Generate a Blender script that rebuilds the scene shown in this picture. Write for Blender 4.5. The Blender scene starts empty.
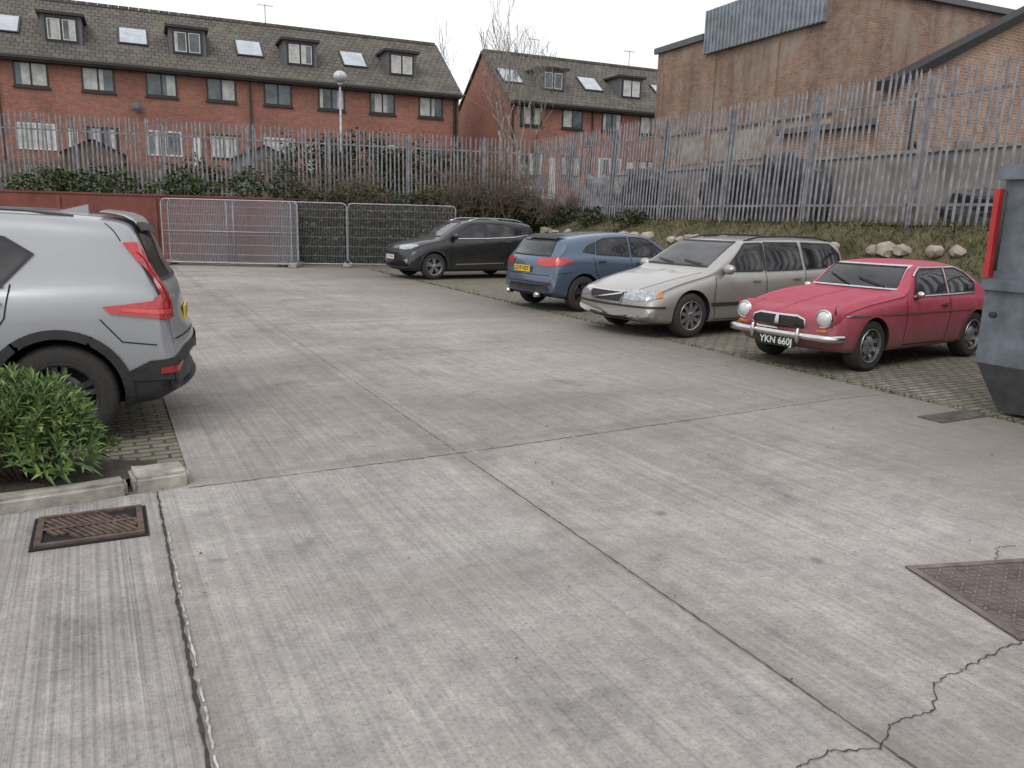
import bpy, bmesh, math, random
import numpy as np
from mathutils import Vector, Matrix
from mathutils.bvhtree import BVHTree
random.seed(7); np.random.seed(7)
R=math.radians
scene=bpy.context.scene
# ------------------------------------------------------------------ helpers
def nd(nt,typ,props=None,ins=None):
    n=nt.nodes.new(typ)
    for k,v in (props or {}).items(): setattr(n,k,v)
    for k,v in (ins or {}).items():
        s=n.inputs[k]
        if isinstance(v,bpy.types.NodeSocket): nt.links.new(v,s)
        else: s.default_value=v
    return n
def c4(c): return (c[0],c[1],c[2],1.0)
def ramp(nt,fac,stops):
    n=nt.nodes.new('ShaderNodeValToRGB'); e=n.color_ramp.elements
    while len(e)<len(stops): e.new(0.5)
    for i,(p,c) in enumerate(stops):
        e[i].position=p
        e[i].color=c4(c) if not isinstance(c,(int,float)) else (c,c,c,1)
    nt.links.new(fac,n.inputs[0]); return n.outputs[0]
def mix(nt,f,a,b,t='MIX'):
    n=nt.nodes.new('ShaderNodeMixRGB'); n.blend_type=t
    for k,v in ((0,f),(1,a),(2,b)):
        if isinstance(v,bpy.types.NodeSocket): nt.links.new(v,n.inputs[k])
        elif isinstance(v,(int,float)): n.inputs[k].default_value=v if k==0 else (v,v,v,1)
        else: n.inputs[k].default_value=c4(v)
    return n.outputs[0]
def mth(nt,op,a,b=0.0,clamp=False):
    n=nt.nodes.new('ShaderNodeMath'); n.operation=op; n.use_clamp=clamp
    for k,v in ((0,a),(1,b)):
        if isinstance(v,bpy.types.NodeSocket): nt.links.new(v,n.inputs[k])
        else: n.inputs[k].default_value=v
    return n.outputs[0]
def mrange(nt,v,a,b,c,d): return nd(nt,'ShaderNodeMapRange',None,{0:v,1:a,2:b,3:c,4:d}).outputs[0]
def newmat(name):
    m=bpy.data.materials.new(name); m.use_nodes=True
    nt=m.node_tree; b=nt.nodes['Principled BSDF']; return m,nt,b
def noise(nt,vec,scale,detail=4,rough=.55,dist=0):
    n=nd(nt,'ShaderNodeTexNoise',None,{'Scale':scale,'Detail':detail,'Roughness':rough,'Distortion':dist})
    if vec is not None: nt.links.new(vec,n.inputs['Vector'])
    return n.outputs['Fac']
def objco(nt): return nt.nodes.new('ShaderNodeTexCoord').outputs['Object']
def mapping(nt,vec,rot=(0,0,0),sc=(1,1,1),loc=(0,0,0)):
    return nd(nt,'ShaderNodeMapping',None,{'Vector':vec,'Rotation':rot,'Scale':sc,'Location':loc}).outputs[0]
def bump(nt,b,h,strength=.4,dist=.01):
    n=nd(nt,'ShaderNodeBump',None,{'Height':h,'Strength':strength,'Distance':dist})
    nt.links.new(n.outputs[0],b.inputs['Normal'])
def simple(name,col,rough=.6,metal=0,coat=0,var=.15,scale=6,bumps=0):
    m,nt,b=newmat(name); co=objco(nt)
    f=noise(nt,co,scale,4)
    c=ramp(nt,f,[(.3,[x*(1-var) for x in col]),(.7,[min(1,x*(1+var)) for x in col])])
    nt.links.new(c,b.inputs['Base Color'])
    r=ramp(nt,f,[(.3,max(0,rough-.06)),(.7,min(1,rough+.08))])
    nt.links.new(r,b.inputs['Roughness'])
    b.inputs['Metallic'].default_value=metal; b.inputs['Coat Weight'].default_value=coat
    b.inputs['Coat Roughness'].default_value=.06
    if bumps: bump(nt,b,noise(nt,co,scale*8,4),bumps,.01)
    return m
def mesh_obj(name,mesh,mats,parent=None,smooth=False,angle=35):
    o=bpy.data.objects.new(name,mesh); scene.collection.objects.link(o)
    for m in mats: mesh.materials.append(m)
    if smooth:
        mesh.polygons.foreach_set('use_smooth',[True]*len(mesh.polygons))
        mesh.set_sharp_from_angle(angle=R(angle))
    if parent: o.parent=parent
    return o
def bm_obj(name,bm,mats,parent=None,smooth=False,angle=35):
    me=bpy.data.meshes.new(name); bm.to_mesh(me); bm.free()
    return mesh_obj(name,me,mats,parent,smooth,angle)
def pd_obj(name,v,f,mats,parent=None,smooth=False,angle=35,mi=None):
    me=bpy.data.meshes.new(name); me.from_pydata(v,[],f); me.update()
    o=mesh_obj(name,me,mats,parent,smooth,angle)
    if mi is not None: me.polygons.foreach_set('material_index',mi)
    return o
def empty(name,loc=(0,0,0),rz=0,rx=0):
    o=bpy.data.objects.new(name,None); scene.collection.objects.link(o)
    o.location=loc; o.rotation_euler=(rx,0,rz); return o
def box(bm,x0,x1,y0,y1,z0,z1,mi=0,M=None):
    vs=[bm.verts.new((M@Vector(p)) if M else p) for p in
        ((x0,y0,z0),(x1,y0,z0),(x1,y1,z0),(x0,y1,z0),(x0,y0,z1),(x1,y0,z1),(x1,y1,z1),(x0,y1,z1))]
    for f in ((3,2,1,0),(4,5,6,7),(0,1,5,4),(1,2,6,5),(2,3,7,6),(3,0,4,7)):
        fc=bm.faces.new([vs[i] for i in f]); fc.material_index=mi
    return vs
def tube(bm,pts,r,seg=6,mi=0,closed=False):
    pts=[Vector(p) for p in pts]; n=len(pts); rings=[]
    rr=r if isinstance(r,(list,tuple)) else [r]*n
    for i,p in enumerate(pts):
        a=pts[i-1] if (i>0 or closed) else p; b=pts[(i+1)%n] if (i<n-1 or closed) else p
        d=(b-a).normalized(); up=Vector((0,0,1)) if abs(d.z)<.9 else Vector((1,0,0))
        s=d.cross(up).normalized(); t=s.cross(d)
        rings.append([bm.verts.new(p+(s*math.cos(2*math.pi*k/seg)+t*math.sin(2*math.pi*k/seg))*rr[i]) for k in range(seg)])
    for i in range(n if closed else n-1):
        A=rings[i];B=rings[(i+1)%n]
        for k in range(seg):
            f=bm.faces.new((A[k],A[(k+1)%seg],B[(k+1)%seg],B[k])); f.material_index=mi; f.smooth=True
    if not closed:
        for q in (rings[0][::-1],rings[-1]):
            f=bm.faces.new(q); f.material_index=mi
def lathe(bm,prof,seg=40,mi=0,center=(0,0,0)):
    cx,cy,cz=center; rings=[]
    for (r,y) in prof:
        rings.append([bm.verts.new((cx+r*math.cos(2*math.pi*k/seg),cy+y,cz+r*math.sin(2*math.pi*k/seg))) for k in range(seg)])
    for a,b in zip(rings,rings[1:]):
        for k in range(seg):
            f=bm.faces.new((a[k],a[(k+1)%seg],b[(k+1)%seg],b[k])); f.material_index=mi; f.smooth=True
    return rings
def chaikin(p,it=2):
    for _ in range(it):
        q=[p[0]]
        for a,b in zip(p,p[1:]):
            q.append(tuple(.75*a[i]+.25*b[i] for i in range(len(a)))); q.append(tuple(.25*a[i]+.75*b[i] for i in range(len(a))))
        q.append(p[-1]); p=q
    return p
LOT=R(28); P=Vector((math.cos(LOT),math.sin(LOT),0)); Q=Vector((-math.sin(LOT),math.cos(LOT),0))

# ------------------------------------------------------------------ materials
def mk_concrete():
    m,nt,b=newmat('concrete'); co=mapping(nt,objco(nt),rot=(0,0,-LOT))
    sx=nd(nt,'ShaderNodeSeparateXYZ',None,{0:co}); X=sx.outputs[0]; Y=sx.outputs[1]
    big=noise(nt,co,.28,4,.6,.4); mid=noise(nt,co,1.7,6,.7,.3); fine=noise(nt,co,50,3,.78); mott=noise(nt,co,9,4,.75)
    st=noise(nt,mapping(nt,co,sc=(22,.3,1)),1,3,.6); st2=noise(nt,mapping(nt,co,sc=(62,.4,1)),1,2,.6)
    c=ramp(nt,big,[(.3,(.275,.253,.233)),(.5,(.355,.332,.31)),(.72,(.415,.395,.372))])
    c=mix(nt,.75,c,ramp(nt,mid,[(.28,.55),(.42,.87),(.55,1.02),(.72,1.2)]),'MULTIPLY')
    c=mix(nt,.7,c,ramp(nt,mott,[(.3,.72),(.55,1.0),(.75,1.2)]),'MULTIPLY')
    c=mix(nt,.5,c,ramp(nt,st,[(.3,.72),(.55,1.05),(.7,1.18)]),'MULTIPLY')
    leftslab=mrange(nt,X,.22,.26,1.0,0.0)
    c=mix(nt,mth(nt,'ADD',mth(nt,'MULTIPLY',leftslab,.4),.3),c,ramp(nt,st2,[(.35,.62),(.6,1.12)]),'MULTIPLY')
    c=mix(nt,mth(nt,'MULTIPLY',leftslab,.5),c,(.93,.93,.95),'MULTIPLY')
    far=mrange(nt,mth(nt,'SUBTRACT',Y,mth(nt,'MULTIPLY',X,.045)),5.03,5.08,0.0,1.0)
    c=mix(nt,mth(nt,'MULTIPLY',far,.7),c,(.92,.90,.88),'MULTIPLY')
    rights=mrange(nt,X,2.18,2.22,0.0,1.0)
    c=mix(nt,mth(nt,'MULTIPLY',rights,.6),c,(1.05,1.03,1.03),'MULTIPLY')
    c=mix(nt,.8,c,ramp(nt,fine,[(.3,.58),(.45,.93),(.62,1.08),(.72,1.4)]),'MULTIPLY')
    pit=nd(nt,'ShaderNodeTexVoronoi',None,{'Vector':co,'Scale':34}).outputs['Distance']
    c=mix(nt,mth(nt,'MULTIPLY',ramp(nt,pit,[(.08,1.0),(.17,0.0)]),ramp(nt,mid,[(.48,0.0),(.6,.7)])),c,(.095,.083,.075))
    oil=nd(nt,'ShaderNodeTexVoronoi',None,{'Vector':mix(nt,.12,co,nd(nt,'ShaderNodeTexNoise',None,{'Vector':co,'Scale':6}).outputs['Color'],'ADD'),'Scale':1.5}).outputs['Distance']
    c=mix(nt,ramp(nt,oil,[(.03,.6),(.09,0.0)]),c,(.09,.085,.08))
    wob=mth(nt,'MULTIPLY',mth(nt,'SUBTRACT',mid,.5),.35)
    for d_ in (mth(nt,'ABSOLUTE',mth(nt,'SUBTRACT',X,2.19)),mth(nt,'ABSOLUTE',mth(nt,'SUBTRACT',X,.24)),mth(nt,'ABSOLUTE',mth(nt,'SUBTRACT',mth(nt,'SUBTRACT',Y,mth(nt,'MULTIPLY',X,.045)),5.05))):
        c=mix(nt,mrange(nt,mth(nt,'ADD',d_,wob),0.0,.14,.38,0.0),c,(.16,.14,.122))
    e=mth(nt,'ADD',X,mth(nt,'MULTIPLY',mid,3.4))
    c=mix(nt,mrange(nt,e,6.6,9.0,0.0,.7),c,(.13,.115,.092))
    e2=ramp(nt,noise(nt,mapping(nt,co,sc=(.25,1.0,1)),.9,4),[(.48,0.0),(.66,.45)])
    c=mix(nt,e2,c,(.185,.167,.149))
    nt.links.new(c,b.inputs['Base Color']); b.inputs['Roughness'].default_value=.88
    b.inputs['Specular IOR Level'].default_value=.3
    h=mth(nt,'ADD',mth(nt,'MULTIPLY',fine,.7),mth(nt,'MULTIPLY',st2,mth(nt,'ADD',mth(nt,'MULTIPLY',leftslab,.8),.4)))
    h=mth(nt,'ADD',h,mth(nt,'MULTIPLY',mott,.5))
    bump(nt,b,h,.7,.012); return m
M_conc=mk_concrete()
def mk_blocks():
    m,nt,b=newmat('block_paving'); co=mapping(nt,objco(nt),rot=(0,0,-LOT))
    br=nd(nt,'ShaderNodeTexBrick',None,{'Vector':co,'Scale':1.0,'Color1':(.235,.205,.175,1),'Color2':(.165,.142,.122,1),'Mortar':(.055,.06,.03,1),'Mortar Size':.014,'Brick Width':.2,'Row Height':.1,'Bias':-.1,'Mortar Smooth':.3})
    n=noise(nt,co,1.1,6,.72,.5); n2=noise(nt,co,9,5,.75)
    f=ramp(nt,n,[(.47,0.0),(.66,.7)])
    c=mix(nt,f,br.outputs['Color'],ramp(nt,n2,[(.3,(.055,.058,.026)),(.5,(.115,.115,.055)),(.7,(.20,.19,.10))]))
    c=mix(nt,.7,c,ramp(nt,n2,[(.3,.6),(.7,1.35)]),'MULTIPLY')
    nt.links.new(c,b.inputs['Base Color']); b.inputs['Roughness'].default_value=.9
    bump(nt,b,mth(nt,'ADD',mth(nt,'MULTIPLY',br.outputs['Fac'],-1),n2),.6,.01); return m
M_block=mk_blocks()
def brickmat(name,c1,c2,mort,stain=.5,scale=1.0,patch=None,soot=0):
    m,nt,b=newmat(name); s=nd(nt,'ShaderNodeSeparateXYZ',None,{0:objco(nt)})
    geo=nt.nodes.new('ShaderNodeTexCoord')
    nx=nd(nt,'ShaderNodeSeparateXYZ',None,{0:geo.outputs['Normal']})
    ay=mth(nt,'GREATER_THAN',mth(nt,'ABSOLUTE',nx.outputs[0]),.7)
    h=nd(nt,'ShaderNodeMix',None,{0:ay,2:s.outputs[0],3:s.outputs[1]}).outputs[0]
    v=nd(nt,'ShaderNodeCombineXYZ',None,{0:h,1:s.outputs[2],2:0.0}).outputs[0]
    br=nd(nt,'ShaderNodeTexBrick',None,{'Vector':v,'Scale':scale,'Color1':c4(c1),'Color2':c4(c2),'Mortar':c4(mort),'Mortar Size':.010,'Brick Width':.225,'Row Height':.075,'Bias':0.0})
    n=noise(nt,v,.5,5,.65,.5); n2=noise(nt,v,5,4,.7)
    c=mix(nt,stain,br.outputs['Color'],ramp(nt,n,[(.3,.5),(.55,1.0),(.75,1.3)]),'MULTIPLY')
    c=mix(nt,.5,c,ramp(nt,n2,[(.3,.7),(.7,1.3)]),'MULTIPLY')
    if patch: c=mix(nt,ramp(nt,noise(nt,v,.42,6,.72,1.0),[(.50,0.0),(.58,.7)]),c,patch)
    if soot:
        strk=noise(nt,mapping(nt,v,sc=(2.2,.16,1)),1,5,.7)
        c=mix(nt,mth(nt,'MULTIPLY',ramp(nt,strk,[(.45,0.0),(.65,1.0)]),soot),c,(.075,.055,.045))
        c=mix(nt,ramp(nt,noise(nt,v,1.1,5,.7,.6),[(.58,0.0),(.68,.5)]),c,(.34,.30,.26))
    nt.links.new(c,b.inputs['Base Color']); b.inputs['Roughness'].default_value=.9
    bump(nt,b,mth(nt,'MULTIPLY',br.outputs['Fac'],-1),.5,.008); return m
M_brick=brickmat('red_brick',(.34,.125,.08),(.25,.09,.06),(.27,.19,.16))
M_brick2=brickmat('brown_brick',(.33,.195,.13),(.235,.135,.095),(.28,.24,.20),stain=.75,patch=(.31,.25,.195),soot=.4)
M_brick3=brickmat('orange_brick',(.40,.23,.15),(.28,.155,.11),(.38,.33,.28),stain=.65,soot=.2)
def mk_tiles():
    m,nt,b=newmat('roof_tiles'); co=objco(nt); s=nd(nt,'ShaderNodeSeparateXYZ',None,{0:co})
    v=nd(nt,'ShaderNodeCombineXYZ',None,{0:s.outputs[0],1:mth(nt,'MULTIPLY',s.outputs[2],1.6),2:0.0}).outputs[0]
    br=nd(nt,'ShaderNodeTexBrick',None,{'Vector':v,'Scale':1.0,'Color1':(.12,.105,.092,1),'Color2':(.082,.072,.064,1),'Mortar':(.03,.028,.026,1),'Mortar Size':.02,'Brick Width':.3,'Row Height':.3})
    n=noise(nt,co,1.2,5,.7); c=mix(nt,ramp(nt,n,[(.48,0.0),(.70,.65)]),br.outputs['Color'],(.17,.16,.10))
    nt.links.new(c,b.inputs['Base Color']); b.inputs['Roughness'].default_value=.85
    bump(nt,b,mth(nt,'MULTIPLY',br.outputs['Fac'],-1),.8,.03); return m
M_tile=mk_tiles()
M_galv=simple('galvanised_steel',(.22,.217,.23),.6,.25,0,.4,5)
M_galv2=simple('galvanised_tube',(.36,.36,.38),.45,.4,0,.2,9)
M_dark=simple('dark_frame',(.025,.02,.018),.5)
M_white=simple('white_pvc',(.62,.61,.58),.45)
M_glassw=simple('house_glass',(.10,.12,.13),.08,0,0,.6,1.3)
M_curt=simple('net_curtain',(.42,.42,.40),.7,0,.6,.3,3)
M_sky=simple('rooflight_glass',(.38,.42,.46),.12,0,.5,.2,2)
M_lead=simple('lead_grey',(.11,.11,.115),.6)
M_clad=simple('grey_cladding',(.24,.27,.30),.5,.2,0,.25,3)
M_rubber=simple('tyre_rubber',(.03,.028,.026),.85,0,0,.4,30)
M_black=simple('black_plastic',(.022,.022,.023),.6,0,0,.3,12)
M_well=simple('wheel_well',(.008,.008,.008),.9)
M_chrome=simple('chrome',(.62,.61,.60),.16,1.0,0,.12,9)
M_alloy=simple('alloy_wheel',(.36,.36,.37),.35,.8,0,.15,14)
M_alloyd=simple('dark_alloy',(.10,.10,.105),.35,.7,0,.2,14)
def mk_carglass():
    m,nt,b=newmat('car_glass'); co=objco(nt)
    sh=noise(nt,mapping(nt,co,sc=(2.2,1.5,3)),1.0,2)
    c=ramp(nt,sh,[(.38,(.007,.008,.009)),(.5,(.022,.023,.025)),(.62,(.05,.05,.05))])
    nt.links.new(c,b.inputs['Base Color']); b.inputs['Roughness'].default_value=.04; b.inputs['IOR'].default_value=1.5
    b.inputs['Coat Weight'].default_value=.1; return m
M_cglass=mk_carglass()
M_red=simple('red_lens',(.45,.014,.014),.12,0,1,.3,25)
M_redlite=simple('red_lens_light',(.60,.05,.045),.1,0,1,.2,30)
M_redd=simple('red_reflector',(.32,.012,.014),.3,0,.5)
M_lamp=simple('headlamp_glass',(.36,.38,.39),.08,.35,1,.5,26)
M_amber=simple('amber_lens',(.6,.2,.02),.2,0,.8)
M_plw=simple('plate_white',(.72,.72,.68),.45); M_ply=simple('plate_yellow',(.72,.5,.03),.45); M_plb=simple('plate_black',(.012,.012,.012),.4)
M_ink=simple('plate_ink',(.012,.012,.012),.5); M_inkw=simple('plate_ink_silver',(.65,.65,.63),.4)
def paint(name,col,metal,rough=.35,dirt=.25,dcol=(.16,.14,.12),coat=.8,fade=None):
    m,nt,b=newmat(name); co=objco(nt); s=nd(nt,'ShaderNodeSeparateXYZ',None,{0:co})
    n=noise(nt,co,3,5,.65)
    low=mrange(nt,mth(nt,'ADD',s.outputs[2],mth(nt,'MULTIPLY',n,-.3)),.65,.0,0.0,1.0)
    c=col
    if fade:
        up=mrange(nt,mth(nt,'ADD',s.outputs[2],mth(nt,'MULTIPLY',n,.35)),.80,1.05,0.0,.75)
        c=mix(nt,up,col,fade)
    c=mix(nt,mth(nt,'MULTIPLY',low,min(1,dirt*1.8),True),c,(.16,.14,.12))
    c=mix(nt,ramp(nt,noise(nt,co,7,5,.7),[(.42,0.0),(.75,dirt)]),c,dcol)
    nt.links.new(c,b.inputs['Base Color'])
    b.inputs['Metallic'].default_value=metal
    nt.links.new(ramp(nt,n,[(.3,rough),(.75,min(1,rough+.2))]),b.inputs['Roughness'])
    b.inputs['Coat Weight'].default_value=coat; b.inputs['Coat Roughness'].default_value=.08
    return m
def leafmat(name,stops,rough=.5,spec=.4):
    m,nt,b=newmat(name); g=nt.nodes.new('ShaderNodeNewGeometry')
    c=ramp(nt,g.outputs['Random Per Island'],stops)
    c=mix(nt,.6,c,ramp(nt,noise(nt,objco(nt),1.3,3),[(.35,.45),(.65,1.3)]),'MULTIPLY')
    nt.links.new(c,b.inputs['Base Color']); b.inputs['Roughness'].default_value=rough
    b.inputs['Specular IOR Level'].default_value=spec; return m
M_ivy=leafmat('ivy_leaves',[(0,(.016,.026,.011)),(.5,(.035,.052,.018)),(.8,(.065,.075,.03)),(1,(.11,.085,.05))])
M_hedge=leafmat('hedge_leaves',[(0,(.025,.042,.015)),(.5,(.055,.083,.027)),(1,(.10,.125,.05))])
M_laurel=leafmat('shrub_leaves',[(0,(.06,.11,.03)),(.45,(.12,.21,.06)),(.8,(.20,.30,.09)),(1,(.30,.36,.14))],.38,.5)
M_grass=leafmat('bank_grass',[(0,(.05,.06,.022)),(.5,(.11,.11,.045)),(.8,(.19,.16,.09)),(1,(.22,.18,.11))],.8,.1)
M_twig=simple('twig_bark',(.15,.11,.08),.9,0,0,.3,8)
M_bark=simple('tree_bark',(.24,.22,.19),.9,0,0,.35,6)
M_deadleaf=leafmat('dead_leaves',[(0,(.06,.035,.02)),(1,(.15,.09,.05))],.8,.1)
def mk_earth(name,a,b_,c_):
    m,nt,b=newmat(name); co=objco(nt)
    c=ramp(nt,noise(nt,co,1.1,6,.7,.5),[(.35,a),(.52,b_),(.68,c_)])
    n2=noise(nt,co,14,4,.7)
    c=mix(nt,.7,c,ramp(nt,n2,[(.3,.5),(.7,1.4)]),'MULTIPLY')
    nt.links.new(c,b.inputs['Base Color']); b.inputs['Roughness'].default_value=.95
    bump(nt,b,n2,.8,.05); return m
M_bank=mk_earth('bank_soil_grass',(.055,.055,.025),(.11,.095,.05),(.15,.12,.08))
M_soil=mk_earth('soil',(.04,.032,.024),(.07,.058,.042),(.09,.075,.05))
M_field=mk_earth('rough_ground',(.05,.06,.028),(.08,.08,.045),(.13,.12,.09))

# ------------------------------------------------------------------ ground & lot
def sheet(name,pts,mat,z=0):
    return pd_obj(name,[(p[0],p[1],z if len(p)<3 else p[2]) for p in pts],[tuple(range(len(pts)))],[mat])
sheet('ground',[(-400,-400),(400,-400),(400,400),(-400,400)],M_field,-.02)
cedge=lambda s:(4.47-.444*s, 6.74+.896*s)
ledge=lambda s:(-2.2-.455*s, 5.15+.89*s)
sheet('block_paving',[(-60,-20),(30,-20),(30,10),(-1,32),(-60,20)],M_block,-.008)
pts=[(12,-8.4),cedge(0),cedge(20.2),(-6,27.0),(-14,24.3),ledge(18),ledge(0),ledge(-.35),(-2.0,4.62),(-2.75,4.10),(-9,-.2),(-9,-8)]
sheet('concrete_yard',pts,M_conc,0)
M_joint=simple('joint_dirt',(.10,.083,.068),.95,0,0,.6,25)
M_jdark=simple('joint_gap',(.04,.034,.03),.95,0,0,.5,25)
M_jlight=simple('joint_sealant',(.38,.37,.35),.8,0,0,.5,20)
def crackstrip(bm,pts,w,jit=.004,step=.03,z=.004,mi=0,gap=0):
    prev=None
    for (a,b) in zip(pts,pts[1:]):
        a=Vector((a[0],a[1],0));b=Vector((b[0],b[1],0)); L=(b-a).length; n=max(1,int(L/step)); d=(b-a)/L; s=Vector((-d.y,d.x,0))
        for i in range(n+1):
            p=a+d*L*i/n+s*random.uniform(-jit,jit); ww=w*random.uniform(.4,1.3)/2
            cur=(bm.verts.new((p.x+s.x*ww,p.y+s.y*ww,z)),bm.verts.new((p.x-s.x*ww,p.y-s.y*ww,z)))
            if prev and random.random()>=gap:
                f=bm.faces.new((prev[0],prev[1],cur[1],cur[0])); f.material_index=mi
            prev=cur
bm=bmesh.new()
Ld=Vector((.452,-.892,0))
def ln(p,a,b): return [(p[0]+Ld.x*a,p[1]+Ld.y*a),(p[0]+Ld.x*b,p[1]+Ld.y*b)]
crackstrip(bm,ln((-1.81,3.94),-.65,6),.014,.003,mi=1)
crackstrip(bm,ln((-.13,5.0),-.35,6),.008,.003)
crackstrip(bm,ln((-.13,5.0),-20,-.35),.006,.003,gap=.2)
crackstrip(bm,[(-1.95,4.60),(-.4,5.45),(3.1,7.57),(4.15,8.1)],.009,.006,gap=.05)
crackstrip(bm,[(-5.0,11.2),(.9,14.2)],.012,.006,gap=.15)
crackstrip(bm,[(-8.2,17.4),(-2.1,20.0)],.014,.006,gap=.15)
crackstrip(bm,[(2.14,3.01),(1.98,2.92),(1.745,2.77),(1.6,2.68),(1.5,2.50),(1.31,2.42),(1.22,2.29),(1.05,2.27),(.93,2.2),(.8,2.02),(.6,1.8)],.006,.009,.02,mi=1)
crackstrip(bm,[(2.5,3.82),(2.60,3.98),(2.72,4.02)],.006,.008,.02)
bm_obj('concrete_joints',bm,[M_joint,M_jdark])
bm=bmesh.new(); crackstrip(bm,[(-1.80+.012,3.93),(-.86+.012,2.09),(-.5,1.4)],.008,.003,z=.008,gap=.2); bm_obj('joint_sealant',bm,[M_jlight])

e=empty('drain_grate',(-2.2,3.95,0),R(27))
M_iron=simple('rusty_iron',(.10,.068,.055),.8,.2,0,.5,14,.4)
bm=bmesh.new(); box(bm,-.27,.27,-.235,.235,.004,.007,1)
for (a,b_,c,d) in ((-.25,.25,-.215,-.185),(-.25,.25,.185,.215),(-.25,-.22,-.184,.184),(.22,.25,-.184,.184)): box(bm,a,b_,c,d,.0075,.022)
for i in range(13):
    x=-.20+i*.0333
    M=Matrix.Translation((x,0,0))@Matrix.Rotation(R(28),4,'Z')
    box(bm,-.009,.009,-.19 if 1<i<11 else -.1,.19 if 1<i<11 else .1,.0078,.020,0,M)
box(bm,-.219,.219,-.012,.012,.0205,.024)
bm_obj('grate',bm,[M_iron,M_well],e)
e=empty('manhole_cover',(1.975,3.70,0),R(11))
bm=bmesh.new(); box(bm,0,1.4,-.71,0,.003,.006,1)
box(bm,0,1.4,-.035,0,.0065,.012);box(bm,0,1.4,-.71,-.675,.0065,.012);box(bm,0,.035,-.674,-.036,.0065,.012);box(bm,1.365,1.4,-.674,-.036,.0065,.012);box(bm,.69,.72,-.674,-.036,.0065,.0115)
for i in range(16):
    for j in range(16):
        for k in (0,1):
            x=.055+.7*k+i*.0385; y=-.655+j*.0385
            M=Matrix.Translation((x+.015,y+.015,0))@Matrix.Rotation(R(45 if (i+j)%2 else -45),4,'Z')
            box(bm,-.016,.016,-.005,.005,.0062,.0090,0,M)
bm_obj('lid',bm,[simple('worn_iron',(.15,.12,.108),.75,.1,0,.4,9,.4),simple('iron_base',(.105,.085,.075),.85,.1,0,.5,7,.4)],e)
e=empty('drain_cover',(4.0,7.0,0),R(28)); bm=bmesh.new(); box(bm,-.35,.35,-.12,.12,.003,.01,0)
for i in range(16): box(bm,-.33+i*.042,-.31+i*.042,-.10,.10,.0102,.016,1)
bm_obj('cover',bm,[M_joint,simple('iron_base',(.105,.095,.085),.85,.1,0,.5,7)],e)

M_kerb=simple('kerb_concrete',(.30,.28,.24),.9,0,0,.45,7,.5)
def kerbs(name,pts,w=.14,h=.10,seg=.6):
    e=empty(name); k=0
    for a,b_ in zip(pts,pts[1:]):
        a=Vector((*a,0));b_=Vector((*b_,0)); d=(b_-a); L=d.length; n=max(1,round(L/seg)); ang=math.atan2(d.y,d.x)
        for i in range(n):
            bm=bmesh.new(); box(bm,.004,L/n-.004,0,w,-.05,h+random.uniform(-.006,.006))
            bmesh.ops.bevel(bm,geom=[x for x in bm.edges],offset=.022,segments=3,affect='EDGES')
            bmesh.ops.subdivide_edges(bm,edges=bm.edges[:],cuts=2,use_grid_fill=True)
            for v in bm.verts: v.co+=Vector((random.gauss(0,.002),random.gauss(0,.002),random.gauss(0,.003)))
            o=bm_obj('stone_%d'%k,bm,[M_kerb],e,True,50); k+=1
            o.location=a+d*(i/n); o.rotation_euler=(0,0,ang)
kerbs('kerb',[(-9.0,-.15),(-2.25,4.48)],seg=.75,h=.08)
kerbs('kerb',[(-2.23,4.49),(-1.96,4.67)],.26,.09,.5)
sheet('planting_bed',[(-9,0.0),(-2.2,4.66),(-2.3,4.95),(-4.2,5.0),(-9,3.0)],M_soil,.055)
def bankpt(i,j,n=80):
    s=-6+i/n*28.6
    tx,ty=8.86-.444*s,8.92+.896*s
    k=(i/n)*25.2-5.6; fx,fy=10.72-.413*(k+1)-.0,8.2+.91*(k+1)
    f=[0,.05,.2,.4,.58,.68,.85,1.0,1.12][j]; z=[-.02,.12,.5,.92,1.22,1.42,1.58,1.70,1.72][j]
    if 0<j<8: z+=random.uniform(-.06,.06)
    x=tx+(fx-tx)*f; y=ty+(fy-ty)*f
    if 0<j<8: x+=random.uniform(-.06,.06)
    return (x,y,z)
v=[];f=[]
for i in range(81):
    for j in range(9): v.append(bankpt(i,j))
for i in range(80):
    for j in range(8):
        a=i*9+j; f.append((a,a+9,a+10,a+1))
bank=pd_obj('grass_bank',v,f,[M_bank],None,True,80)
bankv=v
up=[(-60,11.6,2.0),(.2,29.9,1.75),(.55,30.6,1.72),(13.5,2.1,1.70),(20,-14,1.7),(300,-80,1.8),(200,300,2.6),(0,300,2.6),(-300,200,2.6),(-300,-60,2.0),(-60,5,2.0)]
pd_obj('upper_terrain',up,[(0,8,9,10),(0,1,7,8),(1,2,6,7),(2,3,6),(3,4,5,6)],[M_field])
v=[];f=[]
for _ in range(20000):
    i=random.random()*79.9; j=random.random()*7.6; a=int(i); b_=int(j); fi=i-a; fj=j-b_
    q=[Vector(bankv[(a+da)*9+b_+db]) for da,db in ((0,0),(1,0),(0,1),(1,1))]
    p=(q[0]*(1-fi)+q[1]*fi)*(1-fj)+(q[2]*(1-fi)+q[3]*fi)*fj
    h=random.uniform(.03,.13)*(1.8 if b_>=6 else 1); an=random.random()*6.28; w=random.uniform(.006,.018)
    d=Vector((math.cos(an)*w,math.sin(an)*w,0)); t=Vector((random.gauss(0,.5)*h,random.gauss(0,.5)*h,h))
    k=len(v); v+= [tuple(p-d),tuple(p+d),tuple(p+t)]; f.append((k,k+1,k+2))
pd_obj('grass',v,f,[M_grass])
M_stone=simple('pale_stone',(.34,.29,.24),.9,0,0,.35,5,.6)
bm=bmesh.new()
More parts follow.
